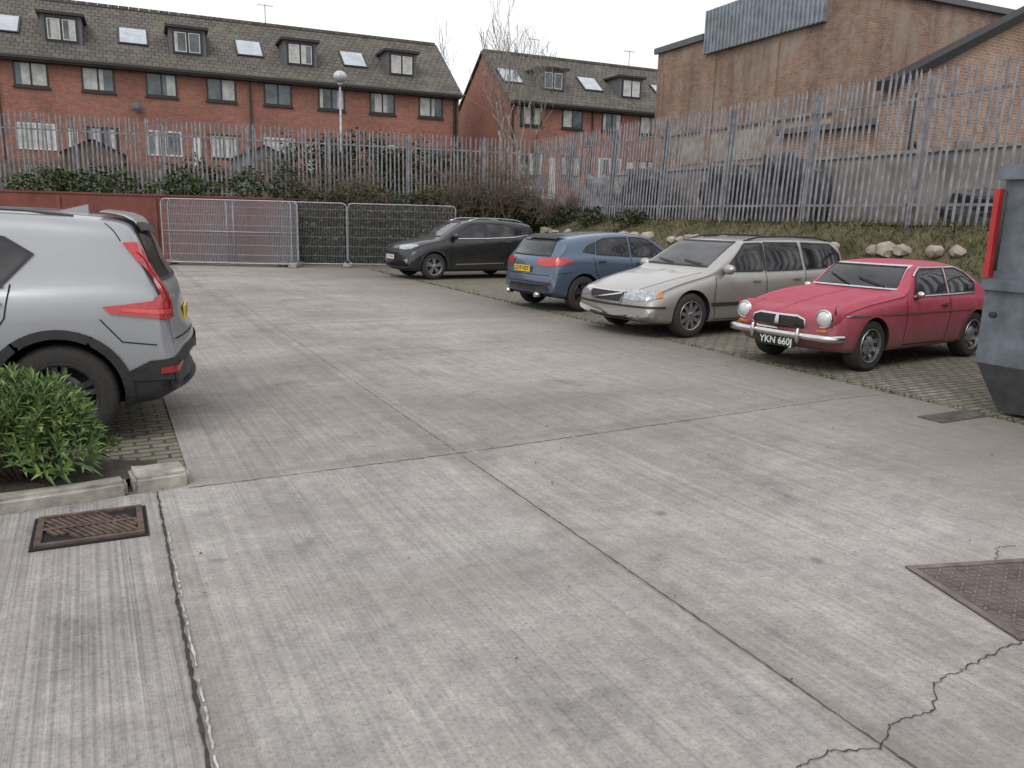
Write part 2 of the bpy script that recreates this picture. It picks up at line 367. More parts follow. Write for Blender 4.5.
for i in range(4,80):
    if random.random()<.35: continue
    p=Vector(bankv[i*9+4]); r=random.uniform(.08,.19)
    M=Matrix.Translation(p+Vector((0,0,.02)))@Matrix.Rotation(random.random()*6,4,'Z')@Matrix.Diagonal((r*1.3,r*.9,r*.75,1))
    res=bmesh.ops.create_icosphere(bm,subdivisions=2,radius=1,matrix=M)
    for vv in res['verts']: vv.co+=Vector((random.gauss(0,.1),random.gauss(0,.1),random.gauss(0,.1)))*r
bm_obj('rocks',bm,[M_stone],None,True,40)
v=[];f=[]
for _ in range(2400):
    s=random.uniform(0,20); c=cedge(s); off=abs(random.gauss(0,.06)) if random.random()<.5 else random.uniform(0,4.6)
    if off>.4 and random.random()<.6: off=4.5+random.gauss(0,.2)
    p=Vector((c[0]+.896*off,c[1]+.444*off,0)); h=random.uniform(.01,.05); an=random.random()*6.28; w=.008
    d=Vector((math.cos(an)*w,math.sin(an)*w,0)); t=Vector((random.gauss(0,.6)*h,random.gauss(0,.6)*h,h)); k=len(v)
    v+=[tuple(p-d),tuple(p+d),tuple(p+t)]; f.append((k,k+1,k+2))
pd_obj('paving_weeds',v,f,[M_hedge])
v=[];f=[]
for _ in range(420):
    if random.random()<.65:
        s=random.uniform(-3,20); c=cedge(s); p=Vector((c[0]+random.gauss(0,.9),c[1]+random.gauss(0,.9),.012))
    else: p=Vector((random.uniform(-3,4),random.uniform(2,20),.012))
    an=random.random()*6.28; a=random.uniform(.005,.015); d=Vector((math.cos(an)*a,math.sin(an)*a,0)); s=Vector((-d.y*.5,d.x*.5,0)); k=len(v)
    v+=[tuple(p-d),tuple(p+s+Vector((0,0,.006))),tuple(p+d),tuple(p-s)]; f.append((k,k+1,k+2,k+3))
pd_obj('fallen_leaves',v,f,[M_deadleaf])

# ------------------------------------------------------------------ retaining wall
M_rwall=simple('red_painted_wall',(.17,.055,.043),.85,0,0,.35,1.6,.3)
e=empty('retaining_wall',(-30,20.3,0),math.atan2(9.4,30.2))
bm=bmesh.new(); Lw=31.6; box(bm,0,Lw,0,.22,-.1,2.08,0); box(bm,0,Lw,-.03,.25,2.083,2.14,0)
for i in range(0,12): box(bm,i*2.75,i*2.75+.12,-.06,-.003,-.1,2.0,0)
bm_obj('wall',bm,[M_rwall,M_kerb],e)

def palisade(name,p0,p1,z0,z1,H,lean=0):
    d=Vector((p1[0]-p0[0],p1[1]-p0[1],0)); L=d.length
    e=empty(name,(p0[0],p0[1],z0),math.atan2(d.y,d.x),lean); sl=(z1-z0)/L
    bm=bmesh.new(); x=0; ph=0
    while x<L:
        if x%2.75<.155: ph=random.uniform(-.03,.03)
        zz=sl*x+ph; w=.032; hh=H+random.uniform(-.02,.02); t=random.gauss(0,.014)
        yb=-.052
        xs=(-w,-w*.4,w*.4,w); ys=(yb+.012,yb-.006,yb-.006,yb+.012); zt=(hh-.09,hh-.02,hh-.02,hh-.09)
        lo=[bm.verts.new((x+a,y,zz+.03)) for a,y in zip(xs,ys)]
        hi=[bm.verts.new((x+a+t*2,y+random.gauss(0,.002),zz+q)) for a,y,q in zip(xs,ys,zt)]
        for k in range(3): bm.faces.new((lo[k],lo[k+1],hi[k+1],hi[k]))
        tp=bm.verts.new((x+t*2,ys[1],zz+hh+.03)); bm.faces.new((hi[0],hi[1],tp));bm.faces.new((hi[1],hi[2],tp));bm.faces.new((hi[2],hi[3],tp))
        x+=.152
    bm_obj('pales',bm,[M_galv],e)
    bm=bmesh.new(); x=0
    while x<L:
        zz=sl*x; box(bm,x-.05,x+.05,.012,.11,zz-.2,zz+H-.12)
        box(bm,x+.025,x+.075,-.078,-.066,zz-.1,zz+H-.05)
        x2=min(L,x+2.75)
        for hz in (.38,H-.5):
            M=Matrix.Translation((x,0,zz+hz))@Matrix.Rotation(-math.atan(sl),4,'Y')
            box(bm,.055,x2-x-.055,-.032,.008,-.025,.025,0,M)
        x+=2.75
    bm_obj('posts_and_rails',bm,[M_galv],e)
palisade('palisade_fence',(-31,24.6),(.45,30.35),2.10,1.78,2.72,0)
palisade('palisade_fence',(.6,30.5),(12.2,4.95),1.72,1.70,2.82,-.045)

def barrier(name,x,y,ang,W=3.45,n=1,H=1.95):
    e=empty(name,(x,y,.05),ang)
    for q in range(n):
        bm=bmesh.new(); dy=q*.09; dx=random.uniform(-.12,.12) if n>1 else 0; r=.14; pts=[]
        for (cx,cz,a0) in ((W-r,H-r,90),(W-r,r+.05,0),(r,r+.05,-90),(r,H-r,-180)):
            for k in range(6):
                a=R(a0-k*18); pts.append((dx+cx+r*math.cos(a),dy,cz+r*math.sin(a)))
        tube(bm,pts,.021,6,0,True)
        xx=.06
        while xx<W-.04:
            box(bm,dx+xx-.0028,dx+xx+.0028,dy-.003,dy+.003,.08,H-.03); xx+=.05
        for zz in (.3,.6,.9,1.2,1.5,1.75): box(bm,dx+.03,dx+W-.03,dy+.004,dy+.009,zz-.003,zz+.003)
        if n>1: tube(bm,[(dx+.03,dy,1.0),(dx+W-.03,dy,1.0)],.014,5); tube(bm,[(dx+W*.5,dy,.06),(dx+W*.5,dy,H-.02)],.014,5)
        bm_obj('panel_%d'%q,bm,[M_galv2],e)
    bm=bmesh.new()
    for xx in (0,W): box(bm,xx-.12,xx+.12,-.3,.35+n*.08,-.048,.09)
    bmesh.ops.bevel(bm,geom=bm.edges[:],offset=.02,segments=1,affect='EDGES')
    bm_obj('feet',bm,[M_kerb],e)
    return e
barrier('security_barrier',-10.75,24.75,R(3),3.9,6)
barrier('security_barrier',-7.35,25.45,R(9),2.0,1)
barrier('security_barrier',-5.35,25.85,R(12),3.45,1)

# ------------------------------------------------------------------ foliage
def leaves(name,blobs,n,size,mat,parent=None):
    v=[];f=[]; tot=sum(b[3]*b[4]*b[5] for b in blobs)
    for (cx,cy,cz,rx,ry,rz) in blobs:
        m=int(n*rx*ry*rz/tot)
        for _ in range(m):
            u=Vector((random.gauss(0,1),random.gauss(0,1),random.gauss(0,1))).normalized()
            rr=random.uniform(.55,1.0)**.6*(1+.25*math.sin(u.x*7+cx)*math.sin(u.z*6+cy*2)+.15*math.sin(u.y*13))*random.choice((1,1,1,1.12))
            p=Vector((cx+u.x*rx*rr,cy+u.y*ry*rr,cz+u.z*rz*rr))
            s=size*random.uniform(.5,1.3); a=Vector((random.gauss(0,1),random.gauss(0,1),random.gauss(0,.7))).normalized()
            b_=a.cross(Vector((random.gauss(0,1),random.gauss(0,1),random.gauss(0,1)))).normalized()
            k=len(v); v+=[tuple(p-a*s),tuple(p+b_*s*.55),tuple(p+a*s),tuple(p-b_*s*.55)]; f.append((k,k+1,k+2,k+3))
    return pd_obj(name,v,f,[mat],parent)
wl=lambda t:(-30+30.2*t,20.3+9.4*t)
fp=lambda k,off:(.6+.413*k+.91*off,30.5-.91*k+.413*off)
bl=[]
for i in range(16):
    t=.75+.25*i/15; x,y=wl(t); bl.append((x,y-.35,random.uniform(.5,.9),.75,.5,.9)); bl.append((x+.2,y-.1,random.uniform(1.5,1.95),.7,.5,.6))
leaves('ivy',bl,30000,.06,M_ivy)
bl=[]
for i in range(34):
    t=.30+.68*i/33; x,y=wl(t)
    if random.random()<.3: continue
    bl.append((x,y+.7,2.2+random.uniform(-.15,.4),.6,.45,random.uniform(.2,.65)))
leaves('hedge',bl,15000,.07,M_hedge)
bl=[(-7.5,29.8,3.0,1.3,.8,1.3),(-5.6,30.4,3.2,1.5,.8,1.4),(-4.0,30.6,3.0,1.3,.8,1.3),(-11.5,29.2,2.6,1.3,.7,.8),(-14.2,28.6,2.5,1.2,.6,.7),(-2.4,31.2,2.9,1.1,.7,1.2),(-1.0,31.4,2.6,.9,.6,.9),(-19.5,27.8,2.6,1.1,.6,.7)]
leaves('shrub',bl,17000,.08,M_ivy)
bl=[(.2,30.0,2.1,1.0,.5,.5),(-.9,29.2,2.1,.9,.5,.55)]
for k,h in ((1.2,.45),(2.3,.35),(3.4,.4),(5.2,.3),(7.5,.25)):
    x,y=fp(k,-.45); bl.append((x,y,1.75,.5,.4,h))
leaves('shrub',bl,8000,.06,M_ivy)

def branches(bm,p,d,L,r,depth,spread=.5,up=.15,minr=.004,split=(2,3)):
    n=4; pts=[p]; rs=[r]; q=p.copy(); dd=d.copy()
    for i in range(n):
        dd=(dd+Vector((random.gauss(0,.12),random.gauss(0,.12),random.gauss(0,.08)+up*.25))).normalized()
        q=q+dd*L/n; pts.append(q.copy()); rs.append(max(minr,r*(1-.5*(i+1)/n)))
    tube(bm,pts,rs,5 if r>.03 else 3)
    if depth<=0: return
    for k in range(random.randint(*split)+1):
        i=random.randint(2,n) if k else n
        nd_=(dd+Vector((random.gauss(0,spread),random.gauss(0,spread),random.gauss(0,spread*.6)+up))).normalized()
        branches(bm,pts[i],nd_,L*random.uniform(.6,.85),rs[i]*.72,depth-1,spread,up,minr,split)
def tree(name,x,y,z,H,stems,depth=5,r=.13,spread=.36,mat=M_bark,split=(1,2)):
    e=empty(name,(x,y,z)); bm=bmesh.new()
    for s in range(stems):
        a=6.28*s/stems+random.random(); d=Vector((math.cos(a)*.14,math.sin(a)*.14,1)).normalized() if stems>1 else Vector((0,0,1))
        branches(bm,Vector((math.cos(a)*.1,math.sin(a)*.1,-.2)),d,H*.32,r,depth,spread,.3,.008,split)
    bm_obj('trunk_and_branches',bm,[mat],e); return e
tree('bare_tree',.0,37,2.0,9.6,3,5,.14,.30)
tree('bare_tree',1.1,38.5,2.0,9.4,2,5,.12,.28)
tree('bare_tree',15.5,38,2.0,10.5,2,4,.11)
def thicket(x,y,z,n,sx_,L,rx=.5):
    bm=bmesh.new()
    for s in range(n):
        a=random.random()*6.28; p=Vector((random.uniform(-sx_,sx_),random.uniform(-rx,rx),0)); d=Vector((math.cos(a)*.6,math.sin(a)*.6,1)).normalized()
        branches(bm,p,d,random.uniform(.5*L,L),.012,3,.6,.0,.005,(1,3))
    o=bm_obj('bramble_thicket',bm,[M_twig]); o.location=(x,y,z)
thicket(-1.3,28.3,1.45,52,1.3,1.15)
thicket(-1.0,30.9,1.9,30,1.2,1.3)
thicket(-6.5,27.6,1.8,26,1.5,.8,.4)
x,y=fp(3,-.5); thicket(x,y,1.5,22,.9,.6)

def near_shrub(name,x,y,z,rx,ry,h,stems):
    e=empty(name,(x,y,z)); v=[];f=[]; bm=bmesh.new()
    for s in range(stems):
        a=random.random()*6.28; q=math.sqrt(random.random())*random.uniform(.85,1.1)
        tip=Vector((math.cos(a)*rx*q,math.sin(a)*ry*q,h*(.18+.82*math.sqrt(max(0.02,1-min(1,q*q)))*random.uniform(.6,1.1))))
        base=Vector((tip.x*.35,tip.y*.35,0)); ax=(tip-base).normalized()
        if s%3==0: tube(bm,[base,base.lerp(tip,.6)+Vector((0,0,.02)),tip],[.006,.004,.002],4)
        nl=random.randint(10,15); ln_=random.uniform(.10,.15)
        s1=ax.cross(Vector((.3,.2,1))).normalized(); s2=ax.cross(s1)
        for k in range(nl):
            t=k/nl; an=k*2.4; pos=tip-ax*(.14*(1-t)); ou=(s1*math.cos(an)+s2*math.sin(an))
            dr=(ou*(1.1-.75*t)+ax*(.35+.8*t)+Vector((0,0,.1))).normalized(); sd=dr.cross(ax).normalized() if dr.cross(ax).length>.05 else s1
            L=ln_*random.uniform(.7,1.15)*(1-.35*t); w=L*.11; nn=sd.cross(dr).normalized()
            b0=pos; m1=pos+dr*L*.45; tp=pos+dr*L-Vector((0,0,L*.2)); i=len(v)
            v+=[tuple(b0),tuple(m1+sd*w+nn*.005),tuple(tp),tuple(m1-sd*w+nn*.005),tuple(m1-nn*.004)]
            f+=[(i,i+1,i+4),(i+1,i+2,i+4),(i+2,i+3,i+4),(i+3,i,i+4)]
    pd_obj('leaves',v,f,[M_laurel],e); bm_obj('stems',bm,[M_twig],e)
near_shrub('laurel_shrub',-2.87,4.58,.04,.44,.34,.64,290)
near_shrub('laurel_shrub',-3.45,4.2,.04,.42,.36,.58,180)

# ------------------------------------------------------------------ terraced houses
def window(bm,x,z0,z1,w,y,frame=1,glass=2):
    box(bm,x-w/2,x+w/2,y-.03,y+.05,z0,z0+.07,frame); box(bm,x-w/2,x+w/2,y-.03,y+.05,z1-.07,z1,frame)
    box(bm,x-w/2,x-w/2+.07,y-.03,y+.05,z0+.07,z1-.07,frame); box(bm,x+w/2-.07,x+w/2,y-.03,y+.05,z0+.07,z1-.07,frame)
    box(bm,x-.035,x+.035,y-.025,y+.05,z0+.07,z1-.07,frame)
    for (a,b_) in ((x-w/2+.07,x-.035),(x+.035,x+w/2-.07)):
        g=glass if random.random()<.45 else 3
        box(bm,a,b_,y-.008,y+.04,z0+.07,z1-.07,g)
        if random.random()<.4: box(bm,a,a+(b_-a)*random.uniform(.25,.5),y-.012,y-.009,z0+.07,z1-.07,2 if g==3 else 3)
def terrace(name,origin,x0,x1,win,dorm,skyl,D=8,eave=7.9,ridge=10.85,base=1.2):
    e=empty(name,(origin[0],origin[1],0),R(24.4))
    bm=bmesh.new()
    v=[bm.verts.new(p) for p in ((x0,0,base),(x1,0,base),(x1,D,base),(x0,D,base),(x0,0,eave),(x1,0,eave),(x1,D,eave),(x0,D,eave),(x0,D/2,ridge-.12),(x1,D/2,ridge-.12))]
    for q in ((0,1,5,4),(1,2,6,9,5),(2,3,7,6),(3,0,4,8,7)): bm.faces.new([v[i] for i in q])
    bm_obj('walls',bm,[M_brick],e)
    sl=(ridge-eave)/(D/2); bm=bmesh.new()
    for sgn in (0,1):
        a=-.35; pts=[(x0-.12,a,eave+sl*a),(x1+.12,a,eave+sl*a),(x1+.12,D/2,ridge),(x0-.12,D/2,ridge)]
        if sgn: pts=[(p[0],D-p[1],p[2]) for p in pts]
        t=[bm.verts.new(p) for p in pts]; u=[bm.verts.new((p[0],p[1],p[2]+.12)) for p in pts]
        bm.faces.new(t);bm.faces.new(u)
        for k in range(4): bm.faces.new((t[k],t[(k+1)%4],u[(k+1)%4],u[k]))
    bm_obj('roof',bm,[M_tile],e)
    bm=bmesh.new()
    x=x0
    while x<x1: box(bm,x,min(x+.42,x1),D/2-.12,D/2+.12,ridge+.06,ridge+.2,0); x+=.44
    box(bm,x0,x1,-.44,-.34,eave-.22,eave-.10,1); box(bm,x0,x1,-.33,-.003,eave-.3,eave-.24,2)
    for dx in (x0+.15,x1-.15): box(bm,dx-.04,dx+.04,-.10,-.02,base,eave-.25,1)
    bm_obj('ridge_and_gutters',bm,[M_tile,M_dark,M_dark],e)
    bm=bmesh.new()
    for i,s in enumerate(win):
        if not (x0+.7<s<x1-.6): continue
        window(bm,s,6.62,7.62,1.28,-.01)
        box(bm,s-.7,s+.7,-.07,-.003,6.54,6.615,1)
        if i%2==0: window(bm,s,4.05,5.15,1.45,-.01,4)
        else: window(bm,s,4.05,5.15,1.25,-.01)
        if i%2: box(bm,s-1.35,s-.95,-.03,-.003,2.8,5.0,4)
        box(bm,s-.75,s+.75,-.04,-.003,5.155,5.3,5)
        if i%2==0: window(bm,s+.1,1.9,3.4,1.6,-.01,4)
        if i%4==1: box(bm,s+1.22,s+1.30,-.10,-.02,base,eave-.25,1)
    bm_obj('windows',bm,[M_brick,M_dark,M_glassw,M_curt,M_white,M_brick],e)
    bm=bmesh.new()
    for s in dorm:
        if not (x0+1<s<x1-.8): continue
        y0=.75; zb=eave+sl*y0; zt=zb+1.28; w=.78
        box(bm,s-w,s+w,y0,y0+2.0,zb-.1,zt,0)
        box(bm,s-w-.14,s+w+.14,y0-.16,y0+2.1,zt+.002,zt+.12,1)
        window(bm,s,zb+.2,zt-.08,1.25,y0-.02,1,2)
        for sx_ in (-.29,.29):
            for (a,b_,c,d) in ((-.24,.24,zb+.28,zb+.31),(-.24,.24,zt-.2,zt-.17),(-.24,-.21,zb+.31,zt-.2),(.21,.24,zb+.31,zt-.2)):
                box(bm,s+sx_+a,s+sx_+b_,y0-.045,y0-.033,c,d,4)
    bm_obj('dormers',bm,[M_lead,M_dark,M_glassw,M_curt,M_white],e)
    bm=bmesh.new()
    for s in skyl:
        if not (x0+.6<s<x1-.5): continue
        M=Matrix.Translation((s,1.15,eave+sl*1.15+.13))@Matrix.Rotation(math.atan(sl),4,'X')
        box(bm,-.62,.62,0,1.5,0,.06,0,M); box(bm,-.55,.55,.07,1.43,.062,.075,1,M)
    bm_obj('rooflights',bm,[M_dark,M_sky],e)
    bm=bmesh.new()
    for s in (x0+3.2,x0+9.7,x0+24.3):
        if s<x1-1:
            tube(bm,[(s,D/2,ridge),(s,D/2,ridge+1.1)],.02,5); tube(bm,[(s-.4,D/2,ridge+1.05),(s+.4,D/2,ridge+1.05)],.012,4)
            for k in range(6): tube(bm,[(s-.35+k*.14,D/2-.2,ridge+1.05),(s-.35+k*.14,D/2+.2,ridge+1.05)],.008,3)
    bmesh.ops.create_cone(bm,segments=16,radius1=.22,radius2=.10,depth=.08,cap_ends=True,matrix=Matrix.Translation((x0+4.9 if x0>0 else 5.1,-.25,6.1))@Matrix.Rotation(R(80),4,'X'))
    bm_obj('aerials',bm,[M_lead],e)
    return e
A=(-21.6,34.9)
wins=[1.13+2.52*k for k in range(-6,20)]
terrace('terraced_houses',A,-13,20.3,wins,[2.35+5.04*k for k in range(-3,6)],[.1+5.04*k for k in range(-3,6)])
terrace('terraced_houses',A,23.2,42,[24.45+2.52*k for k in range(8)],[26.1+5.04*k for k in range(4)],[23.9+5.04*k for k in range(4)])

M_wood=simple('weathered_wood',(.14,.10,.07),.9,0,0,.35,3)
M_greenwood=simple('grey_wood',(.16,.17,.16),.9,0,0,.35,3)
def shed(name,x,y,w,d,h,m):
    e=empty(name,(x,y,1.9),R(24)); bm=bmesh.new(); 
    v=[bm.verts.new(p) for p in ((0,0,0),(w,0,0),(w,d,0),(0,d,0),(0,0,h),(w,0,h),(w,d,h),(0,d,h),(w/2,0,h+.45),(w/2,d,h+.45))]
    for q in ((0,1,5,8,4),(1,2,6,5),(2,3,7,9,6),(3,0,4,7)): bm.faces.new([v[i] for i in q])
    for k in range(int(w/.16)): box(bm,k*.16+.01,k*.16+.15,-.02,-.003,.02,h)
    box(bm,w*.3,w*.65,-.035,-.022,.05,h-.1,2)
    bm_obj('walls',bm,[m,m,M_wood],e); bm=bmesh.new()
    for s in (0,1):
        pts=[(-.1 if not s else w+.1,-.15,h-.1),(-.1 if not s else w+.1,d+.15,h-.1),(w/2,d+.15,h+.5),(w/2,-.15,h+.5)]; bm.faces.new([bm.verts.new(p) for p in pts])
    bm_obj('roof',bm,[M_lead],e)
shed('garden_shed',-17.5,31.6,2.2,2,1.9,M_wood); shed('garden_shed',-11.6,33.8,2.4,2,2.0,M_greenwood); shed('garden_shed',-6.4,35.6,2.4,2,1.9,M_wood)
e=empty('garden_fence',(-27,28.6,1.9),R(20)); bm=bmesh.new()
for k in range(180): 
    if k%40<28: box(bm,k*.15,k*.15+.13,0,.02,0,1.5+random.uniform(-.02,.02))
bm_obj('boards',bm,[M_wood],e)

e=empty('street_lamp',(-6.75,31.6,1.9)); bm=bmesh.new()
tube(bm,[(0,0,0),(0,0,1.2),(0,0,4.55)],[.07,.05,.04],10); tube(bm,[(0,0,4.5),(0,0,4.62)],.09,12)
bm_obj('post',bm,[M_galv2],e)
bm=bmesh.new(); bmesh.ops.create_uvsphere(bm,u_segments=20,v_segments=12,radius=.25,matrix=Matrix.Translation((0,0,4.82))@Matrix.Diagonal((1,1,.85,1)))
bm_obj('globe',bm,[simple('lamp_globe',(.45,.48,.50),.25,0,.6,.2,4)],e,True,80)

# ------------------------------------------------------------------ industrial brick building
C=Vector((9.9,25.0,0)); F=Vector((5.7,34.3,0)); ang=math.atan2((F-C).y,(F-C).x)
e=empty('brick_warehouse',(C.x,C.y,0),ang)
Lf=10.4; Dp=16; H=8.55
bm=bmesh.new(); box(bm,0,Lf,-Dp,0,1.2,H); bm_obj('walls',bm,[M_brick2],e)
bm=bmesh.new()
box(bm,7.35,Lf+.15,.002,.12,H-.2,H+.02,0); box(bm,-.16,-.003,-Dp,-.0,H-.12,H+.06,0)
for k in range(4): box(bm,-.02+k*3.3,.32+k*3.3,.003,.06,1.2,H-1.0,1)
box(bm,.6,Lf-.4,.003,.05,5.05,5.2,1)
box(bm,.6,Lf-2,.003,.03,3.9,4.9,3)
bm_obj('parapet_and_piers',bm,[M_lead,M_brick2,M_kerb,simple('render_patch',(.30,.25,.20),.9,0,0,.4,1.2)],e)
bm=bmesh.new()
box(bm,1.3,7.2,.003,.14,H-.75,H+.75,0)
k=1.3
while k<7.15: box(bm,k,k+.07,.143,.19,H-.74,H+.74,0); k+=.2
box(bm,1.3,7.2,-2.5,.001,H+.02,H+.74,0)
v=[bm.verts.new(p) for p in ((7.25,-.1,H+.03),(Lf+.1,-.1,H+.03),(Lf+.1,-6,H+1.4),(7.25,-6,H+1.4),(7.25,-6,H+.03),(Lf+.1,-6,H+.03))]
f=bm.faces.new(v[:4]); f.material_index=1; f=bm.faces.new((v[1],v[5],v[2])); f.material_index=1; f=bm.faces.new((v[0],v[3],v[4])); f.material_index=1
bm_obj('roof_cladding',bm,[M_clad,M_tile],e)
e=empty('brick_workshop',(9.2,20.4,0),R(28)); bm=bmesh.new(); W2=13; D2=.45; e0=5.05; r0=8.0
v=[bm.verts.new(p) for p in ((0,0,1.2),(W2,0,1.2),(W2,D2,1.2),(0,D2,1.2),(0,0,e0),(W2,0,e0),(W2,D2,e0),(0,D2,e0),(W2/2,0,r0),(W2/2,D2,r0))]
for q in ((0,1,5,8,4),(1,2,6,5),(2,3,7,9,6),(3,0,4,7)): bm.faces.new([v[i] for i in q])
bm_obj('walls',bm,[M_brick3],e); bm=bmesh.new()
for s in (0,1):
    X=lambda x:(x if not s else W2-x)
    pts=[(X(-.25),-.12,e0-.11),(X(W2/2),-.12,r0+.0),(X(W2/2),D2,r0),(X(-.25),D2,e0-.11)]
    a=[bm.verts.new(p) for p in pts]; b_=[bm.verts.new((p[0],p[1],p[2]+.22)) for p in pts]; bm.faces.new(a);bm.faces.new(b_)
    for k in range(4): bm.faces.new((a[k],a[(k+1)%4],b_[(k+1)%4],b_[k]))
bm_obj('roof_verge',bm,[simple('verge_board',(.014,.013,.013),.8)],e)
bm=bmesh.new(); box(bm,.3,W2-.3,D2+.01,4.0,1.2,4.2,0); box(bm,.1,W2-.1,D2+.01,4.1,4.203,4.35,1); bm_obj('rear_range',bm,[M_brick3,M_lead],e)
bm=bmesh.new(); tube(bm,[(.5,-.12,1.2),(.5,-.12,4.9)],.06,8); tube(bm,[(3.0,-.1,2.4),(.5,-.12,3.8)],.05,8)
box(bm,2.4,3.8,-.05,-.003,2.6,3.9,1); box(bm,2.3,3.9,-.09,-.003,2.5,2.595,2)
bm_obj('pipes_and_window',bm,[M_dark,M_glassw,M_kerb],e)
d=Vector((-.413,.91,0)); o_=Vector((9.35,15.2,0)); e=empty('rendered_wall',o_,math.atan2(d.y,d.x)); bm=bmesh.new()
box(bm,0,15.2,-.22,0,1.3,3.2,0); box(bm,-.03,15.23,-.26,.04,3.203,3.28,1)
bm_obj('wall',bm,[simple('stained_render',(.25,.225,.20),.85,0,0,.5,1.1),M_kerb],e)
M_tarp=simple('dark_tarpaulin',(.035,.037,.042),.38,0,.2,.7,5)
M_tarp2=simple('grey_tarpaulin',(.19,.20,.215),.5,0,0,.6,4)
def heap(x,y,rx,ry,h,mat):
    bm=bmesh.new(); bmesh.ops.create_icosphere(bm,subdivisions=4,radius=1)
    ph=random.random()*9
    for v in bm.verts:
        c=v.co; k=1+.16*math.sin(c.x*7+ph)*math.cos(c.y*6)+.12*math.sin(c.z*9+c.x*5+ph)+random.gauss(0,.018)
        v.co=Vector((math.copysign(abs(c.x)**.6,c.x)*rx*k,math.copysign(abs(c.y)**.7,c.y)*ry*k,max(-.02,math.copysign(abs(c.z)**.6,c.z)*h*k)))
    o=bm_obj('tarpaulin_heap',bm,[mat],None,True,25); o.location=(x,y,1.68); o.rotation_euler=(0,0,R(-65)); return o
for (k,off,rx,h,m) in ((4.0,.75,1.2,1.35,M_tarp2),(6.6,.75,1.1,1.5,M_tarp),(10.6,.75,1.1,1.45,M_tarp),(12.6,.7,1.0,1.6,M_tarp),(17.8,.9,1.1,.7,M_tarp)):
    x,y=fp(k,off); heap(x,y,rx,.5,h,m)

# ------------------------------------------------------------------ waste skip
M_skip=simple('skip_paint',(.12,.14,.16),.6,.1,0,.4,4,.3)
M_skipd=simple('skip_dark',(.03,.03,.032),.7,0,0,.4,8)
e=empty('waste_skip',(4.36,7.42,0),R(-62))
prof=[(.28,.03),(.0,.46),(.0,1.12),(.05,1.2),(.05,2.18),(1.75,2.18),(1.75,1.2),(1.8,1.12),(1.8,.46),(1.52,.03)]
bm=bmesh.new(); Wd=3.4
a=[bm.verts.new((p[0],0,p[1])) for p in prof]; b_=[bm.verts.new((p[0],Wd,p[1])) for p in prof]
bm.faces.new(a); bm.faces.new(b_[::-1])
for k in range(len(prof)):
    j=(k+1)%len(prof); ff=bm.faces.new((a[k],b_[k],b_[j],a[j]))
    if k in (0,8,9): ff.material_index=1
bm_obj('body',bm,[M_skip,M_skipd],e)
bm=bmesh.new()
box(bm,-.02,1.84,-.04,-.003,1.12,1.22,0); box(bm,.0,1.8,-.06,-.003,2.10,2.22,0); 
for x in (.75,1.25): box(bm,x-.04,x+.04,-.07,-.003,.48,1.11,0); box(bm,x-.04,x+.04,-.06,-.003,1.23,2.09,0)
box(bm,-.025,-.002,.02,Wd,1.10,1.2,0); box(bm,.005,.048,0,Wd,2.1,2.2,0)
for k in range(6): box(bm,-.05,-.002,.3+k*.62,.38+k*.62,.48,1.09,0)
bm_obj('ribs',bm,[M_skip,M_skipd],e)
bm=bmesh.new(); v=[bm.verts.new(p) for p in ((.27,-.004,.035),(.015,-.004,.44),(1.785,-.004,.44),(1.53,-.004,.035))]; bm.faces.new(v); bm_obj('lower_panel',bm,[M_skipd],e)
bm=bmesh.new(); box(bm,-.012,.038,-.055,.03,1.23,2.02,0); bm_obj('red_bar',bm,[simple('red_paint',(.42,.03,.03),.5)],e)
bm=bmesh.new(); tube(bm,[(.15,-.06,.9),(.15,-.10,.9)],.03,10); tube(bm,[(.12,-.1,1.3),(.12,-.1,2.0)],.015,6); bm_obj('lugs',bm,[M_skipd],e)

